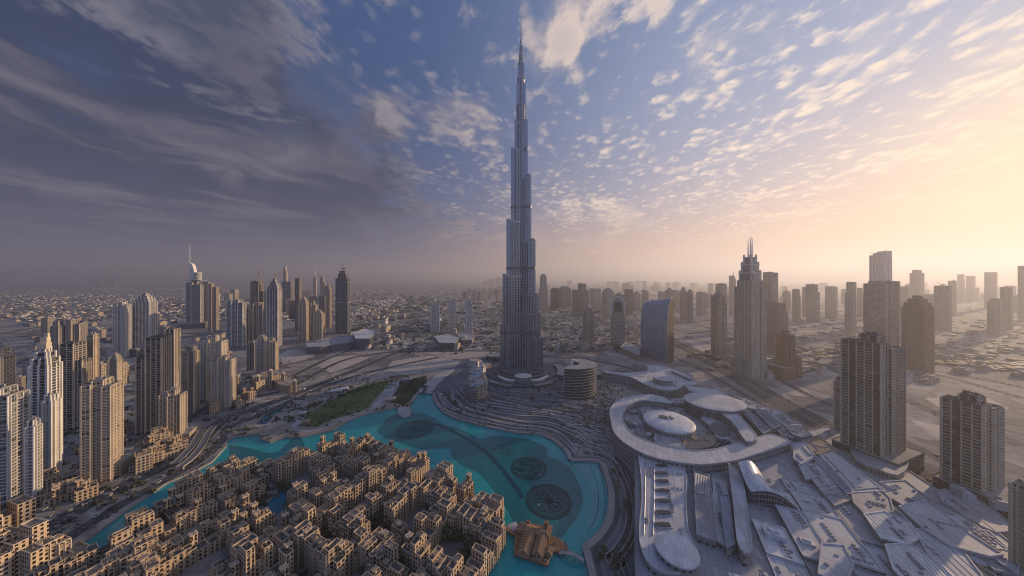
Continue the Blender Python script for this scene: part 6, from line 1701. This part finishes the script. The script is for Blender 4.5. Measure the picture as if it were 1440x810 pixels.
while n < 110:
    x, y = rg.uniform(-420, -60), rg.uniform(215, 430)
    if not inside((x, y), offs(OLD, -5)) or inside((x, y), POOL): continue
    if any(math.dist((x, y), (a, b)) < r * .8 for a, b, r in placed): continue
    plant(x, y, rg.choice([0, 1, 2, 3, 2]), rg.uniform(.6, 1.1), 'small tree squeezed between the houses of the old quarter', 'street trees of the old quarter'); n += 1
for i in range(34):   # along the boulevard and the terraces
    p = line_offs(right, rg.choice([12.5, 18, 26.5, 30]))[rg.randrange(4, len(right) - 1)]; plant(p[0], p[1], rg.choice([0, 2, 2]), rg.uniform(.45, .75), 'small tree planted along the right bank boulevard', 'boulevard trees')
for i in range(40):
    px, py = rg.choice([(rg.uniform(620, 700), rg.uniform(545, 585)), (rg.uniform(740, 850), rg.uniform(560, 600)), (rg.uniform(640, 800), rg.uniform(545, 575))]); x, y = G(px, py)
    plant(x, y, rg.choice([0, 1, 2]), rg.uniform(.5, .8), 'little tree on the curved terraces below the tallest tower', 'terrace trees')
for i in range(36):
    t_ = i / 35; px = 425 + 130 * t_ + rg.uniform(-3, 3); py = 581 - 46 * t_ ** .8 + rg.uniform(-2, 2); x, y = G(px, py)
    plant(x, y, rg.choice([0, 1, 3]), rg.uniform(.5, .85), 'low tree on the upper edge of the park lawn', 'trees round the lawn')
for i in range(30):
    px = rg.uniform(570, 600); py = rg.uniform(530, 556); x, y = G(px, py); plant(x, y, rg.choice([0, 1]), rg.uniform(.5, .8), 'scrubby tree in the garden by the causeway', 'causeway garden trees')
for i in range(44):
    L_ = ROADS[10][0] if len(ROADS) > 10 else ROADS[0][0]; p = rg.choice(L_); q = (p[0] + rg.uniform(-40, 40), p[1] + rg.uniform(-30, 30)); px, py = proj(*q)
    if -20 < px < 340 and py < 810 and not inside(q, LAKE): plant(q[0], q[1], rg.choice([0, 1, 2]), rg.uniform(.5, .9), 'roadside tree between the canal roads at the left', 'trees by the canal roads')
for i in range(30):
    px, py = rg.uniform(845, 890), rg.uniform(545, 600); x, y = G(px, py); plant(x, y, rg.choice([0, 1]), rg.uniform(.5, .8), 'small tree in the plaza between crescent building and mall', 'plaza trees')

def shrubs(name, lab, pts, seed):
    rg_ = random.Random(seed); b = MB()
    for (x, y, r) in pts:
        for _ in range(7):
            c = Vector((x + rg_.gauss(0, r * .5), y + rg_.gauss(0, r * .5), abs(rg_.gauss(.3, .35)) * r)); k = r * rg_.uniform(.25, .5)
            e = Vector((rg_.gauss(0, 1), rg_.gauss(0, 1), rg_.gauss(0, .5))).normalized() * k; g = e.cross(Vector((rg_.gauss(0, 1), rg_.gauss(0, 1), rg_.gauss(0, 1)))).normalized() * k
            b.face([c - e - g, c + e - g, c + e + g, c - e + g])
    tag(b.build(name, LM[0]), lab, 'shrubs', kind='stuff')
def scat(n, x0, x1, y0, y1, r=(1.5, 3.5), clump=14):
    o = []
    while len(o) < n:
        cx, cy_ = rg.uniform(x0, x1), rg.uniform(y0, y1)
        for _ in range(rg.randrange(3, clump)):
            px, py = cx + rg.gauss(0, 9), cy_ + rg.gauss(0, 2.2)
            if py < y0 or py > y1: continue
            x, y = G(px, py)
            if inside((x, y), LAKE) or (y < 800 and any(math.dist((x, y), p) < wd * .55 for ln, wd, z in ROADS for p in ln)): continue
            o.append((x, y, rg.uniform(*r) * (1 + y / 1500)))
    return o
shrubs('shrubbery', 'dark planting scattered over the flats round the tallest tower', scat(1100, 560, 900, 440, 500), 1)
shrubs('shrubbery', 'clumps of dark planting between the roads left of the park', scat(700, 40, 420, 560, 700, (1, 2.4)), 2)
shrubs('shrubbery', 'bushes and small trees around the park and its lawn', scat(260, 400, 600, 528, 600, (1, 2.4), 8), 3)
shrubs('shrubbery', 'planting between the left towers', scat(500, 0, 400, 500, 600, (1.2, 2.6)), 4)
shrubs('shrubbery', 'dark planting in beds on the terraces below the tallest tower', [q for q in scat(420, 615, 870, 545, 640, (.7, 1.8), 9)], 5)
shrubs('shrubbery', 'undergrowth and palms filling the lanes of the old quarter', [(x, y, rg.uniform(1.2, 3)) for x, y in [(rg.uniform(-400, -40), rg.uniform(215, 440)) for _ in range(2600)] if inside((x, y), offs(OLD, -4)) and not inside((x, y), POOL) and not any(math.dist((x, y), (a, b)) < r * .7 for a, b, r in placed)], 6)
# ================================================================ low city beyond
LAKE_W = offs(LAKE, 8)
HW = [facade('far_house_wall', (0.42, 0.34, 0.26), bay=4, floor=4, wu=.4, wv=.4), facade('far_house_pale_wall', (0.55, 0.50, 0.44), bay=4, floor=4, wu=.4, wv=.4), M['grey']]
hp = []
for k in range(4):
    b = MB(); w_, d_, h = ((20, 12, 9), (14, 14, 12), (34, 12, 8), (16, 22, 14))[k]
    b.box(0, 0, w_, d_, 0, h, 0, 0); b.box(w_ * .22, d_ * .1, w_ * .4, d_ * .6, h, h + 3.4, 0, 0); b.box(-w_ * .45, d_ * .3, w_ * .3, d_ * .5, 0, h * .6, 0, 0)
    for bx in range(3): b.box(rg.uniform(-.3, .1) * w_, rg.uniform(-.3, .3) * d_, 1.6, 1.4, h, h + 1.2, 0, 1)
    b.prism(offs(rect(0, 0, w_, d_), .25), h - .6, h + .7, False, mi=1)
    hp.append([b.build('low_house', [HW[k % 3], M['roof']]), False])
def low(x, y, lab, grp, sc=1.0, rz=None):
    p = hp[rg.randrange(4)]
    if not p[1]: p[1] = True; o = p[0]
    else: o = p[0].copy(); C.objects.link(o)
    o.location = (x, y, 0); o.rotation_euler = (0, 0, rg.uniform(-.5, .5) if rz is None else rz); o.scale = (sc, sc, sc * rg.uniform(.7, 1.2)); tag(o, lab, 'house', grp)
def on_road(x, y): return any(math.dist((x, y), p) < wd * .5 + 12 for ln, wd, z in ROADS for p in ln[::2])
zones = [(100, (40, 320, 440, 520), 'low house on the plain behind the left towers', 'low houses behind the left towers'), (100, (500, 705, 428, 492), 'low house or shed in the flat district left of tallest tower', 'low houses left of the tallest tower'),
         (60, (765, 900, 450, 494), 'low house in the dense district right of tallest tower', 'low houses right of the tallest tower'), (34, (1080, 1440, 470, 540), 'low shed on the sandy flats behind the right towers', 'sheds on the right hand flats')]
for n_, (x0, x1, y0, y1), lab, grp in zones:
    k = 0
    while k < n_:
        px, py = rg.uniform(x0, x1), y0 + (y1 - y0) * rg.random() ** .8; x, y = G(px, py)
        if on_road(x, y): continue
        low(x, y, lab, grp, 1.0 + (y > 1200) * .5, rg.choice([.3, -.2, .1])); k += 1
def mass(name, n_, x0, x1, y0, y1, lab, sx, sz, mats, seed, clump=.5):
    rg_ = random.Random(seed); b = MB(); cen = [(rg_.uniform(x0, x1), y0 + (y1 - y0) * rg_.random()) for _ in range(60)]
    for _ in range(n_):
        if rg_.random() < clump: c = rg_.choice(cen); px, py = c[0] + rg_.gauss(0, 22), c[1] + rg_.gauss(0, 1.6)
        else: px, py = rg_.uniform(x0, x1), y0 + (y1 - y0) * rg_.random()
        if py < y0 or py > y1 + 3: continue
        x, y = G(px, py); k = 1 + y / 9000
        if y < 900 and (inside((x, y), LAKE_W) or inside((x, y), OLD)): continue
        w_, d_ = rg_.uniform(*sx) * k, rg_.uniform(sx[0], sx[1] * .6) * k; b.box(x, y, w_, d_, 0, rg_.uniform(*sz), rg_.choice([0.2, .25, -.1, .15]), rg_.randrange(len(mats)))
    o = b.build(name, mats); tag(o, lab, 'suburb', kind='stuff')
FM = [plain('far_cream_walls', (0.50, 0.40, 0.29), var=.3), plain('far_white_walls', (0.60, 0.55, 0.48), var=.3), plain('far_grey_walls', (0.20, 0.19, 0.18), var=.3), plain('far_trees', (0.05, 0.055, 0.035), var=.4)]
mass('far_suburb', 3600, -60, 520, 397.5, 452, 'endless low suburb of cream houses on the plain at the left', (8, 24), (4, 9), FM, 1)
mass('far_district', 2600, 500, 1010, 398, 440, 'distant low districts behind the tallest tower', (10, 34), (5, 14), FM, 2, .6)
mass('near_district', 900, 490, 900, 440, 492, 'jumble of sheds, walls and planting on the flats around the tallest tower', (3, 16), (1.5, 7), FM, 4, .35)
mass('far_flats', 1500, 1000, 1500, 399, 520, 'sheds and walls scattered over the hazy flats at the right', (6, 26), (2, 7), [FM[0], FM[2], FM[3]], 3, .4)
mass('left_clutter', 900, -20, 330, 470, 760, 'walls, sheds and planting between the left towers', (1, 6), (.6, 3.5), FM[2:], 6, .3)
mass('plaza_clutter', 500, 815, 865, 530, 600, 'stalls, planters and site clutter on the plaza between crescent building and mall', (.8, 3.5), (.5, 3), [FM[0], FM[2], FM[3]], 8, .4)

# ================================================================ traffic
cb = MB()
cb.prism([(-2.2, -.9), (2.2, -.9), (2.2, .9), (-2.2, .9)], .35, .95, True, True, 0)
cb.loft([[(x, y, .95) for x, y in rect(-.1, 0, 2.6, 1.7)], [(x, y, 1.45) for x, y in rect(-.2, 0, 1.7, 1.4)]], True, 1)
for sx in (-1.35, 1.35):
    for sy in (-.92, .78): cb.tube([(sx, sy, .33), (sx, sy + .14, .33)], .33, 8, 2)
CARM = [plain('white_car_paint', (0.65, 0.65, 0.63), .3, .1, var=.02), plain('silver_car_paint', (0.35, 0.36, 0.37), .3, .6, var=.02), plain('black_car_paint', (0.03, 0.03, 0.035), .25, var=.02)]
cars = [cb.build('car', [m_, M['darkglass'], M['dark']]) for m_ in CARM]; usedc = [False] * 3
k = 0; tries = 0; pos = []
while k < 240 and tries < 12000:
    tries += 1
    ln, wd, z = rg.choice(ROADS)
    i = rg.randrange(len(ln) - 1); p, q = ln[i], ln[i + 1]
    if p[1] > 800 or p[1] < 225: continue
    px, py = proj(*p)
    if not (-5 < px < 1445 and py < 815): continue
    d = (q[0] - p[0], q[1] - p[1]); L = math.hypot(*d); d = (d[0] / L, d[1] / L); nl = int(wd / 3.6); off_ = (rg.randrange(nl) + .5) * wd / nl - wd / 2; t_ = rg.random() * L
    x, y = p[0] + d[0] * t_ - d[1] * off_, p[1] + d[1] * t_ + d[0] * off_
    if any(math.dist((x, y), s_) < 7 for s_ in pos) or inside((x, y), LAKE): continue
    pos.append((x, y)); c = rg.choice([0, 0, 1, 2])
    if not usedc[c]: o = cars[c]; usedc[c] = True
    else: o = cars[c].copy(); C.objects.link(o)
    o.location = (x, y, z + .01); o.rotation_euler = (0, 0, math.atan2(d[1], d[0]))
    side = 'left canal roads' if x < 0 else 'highway behind the mall'
    tag(o, ('white', 'silver', 'black')[c] + ' car driving on the ' + side, 'car', ('white', 'silver', 'black')[c] + ' cars on the ' + side); k += 1
# ---------------------------------------------------------------- haze
def build_haze():
    x0, x1, y0, y1, z0, z1 = -26000, 26000, -2500, 34000, -12.0, 960.0
    me = bpy.data.meshes.new('haze')
    vs = [(x, y, z) for z in (z0, z1) for y in (y0, y1) for x in (x0, x1)]
    me.from_pydata(vs, [], [(0, 2, 3, 1), (4, 5, 7, 6), (0, 1, 5, 4), (2, 6, 7, 3), (0, 4, 6, 2), (1, 3, 7, 5)])
    o = bpy.data.objects.new('haze', me); C.objects.link(o)
    o['kind'] = 'stuff'; o['label'] = 'pale dusty haze lying over the whole city'; o['category'] = 'haze'
    m = bpy.data.materials.new('haze'); m.use_nodes = True
    t = m.node_tree; t.nodes.clear()
    ou = t.nodes.new('ShaderNodeOutputMaterial'); v = t.nodes.new('ShaderNodeVolumePrincipled')
    v.inputs['Color'].default_value = (0.74, 0.77, 0.90, 1)
    v.inputs['Density'].default_value = 0.000135
    v.inputs['Anisotropy'].default_value = 0.42
    t.links.new(v.outputs[0], ou.inputs['Volume'])
    me.materials.append(m)
    return o
build_haze()
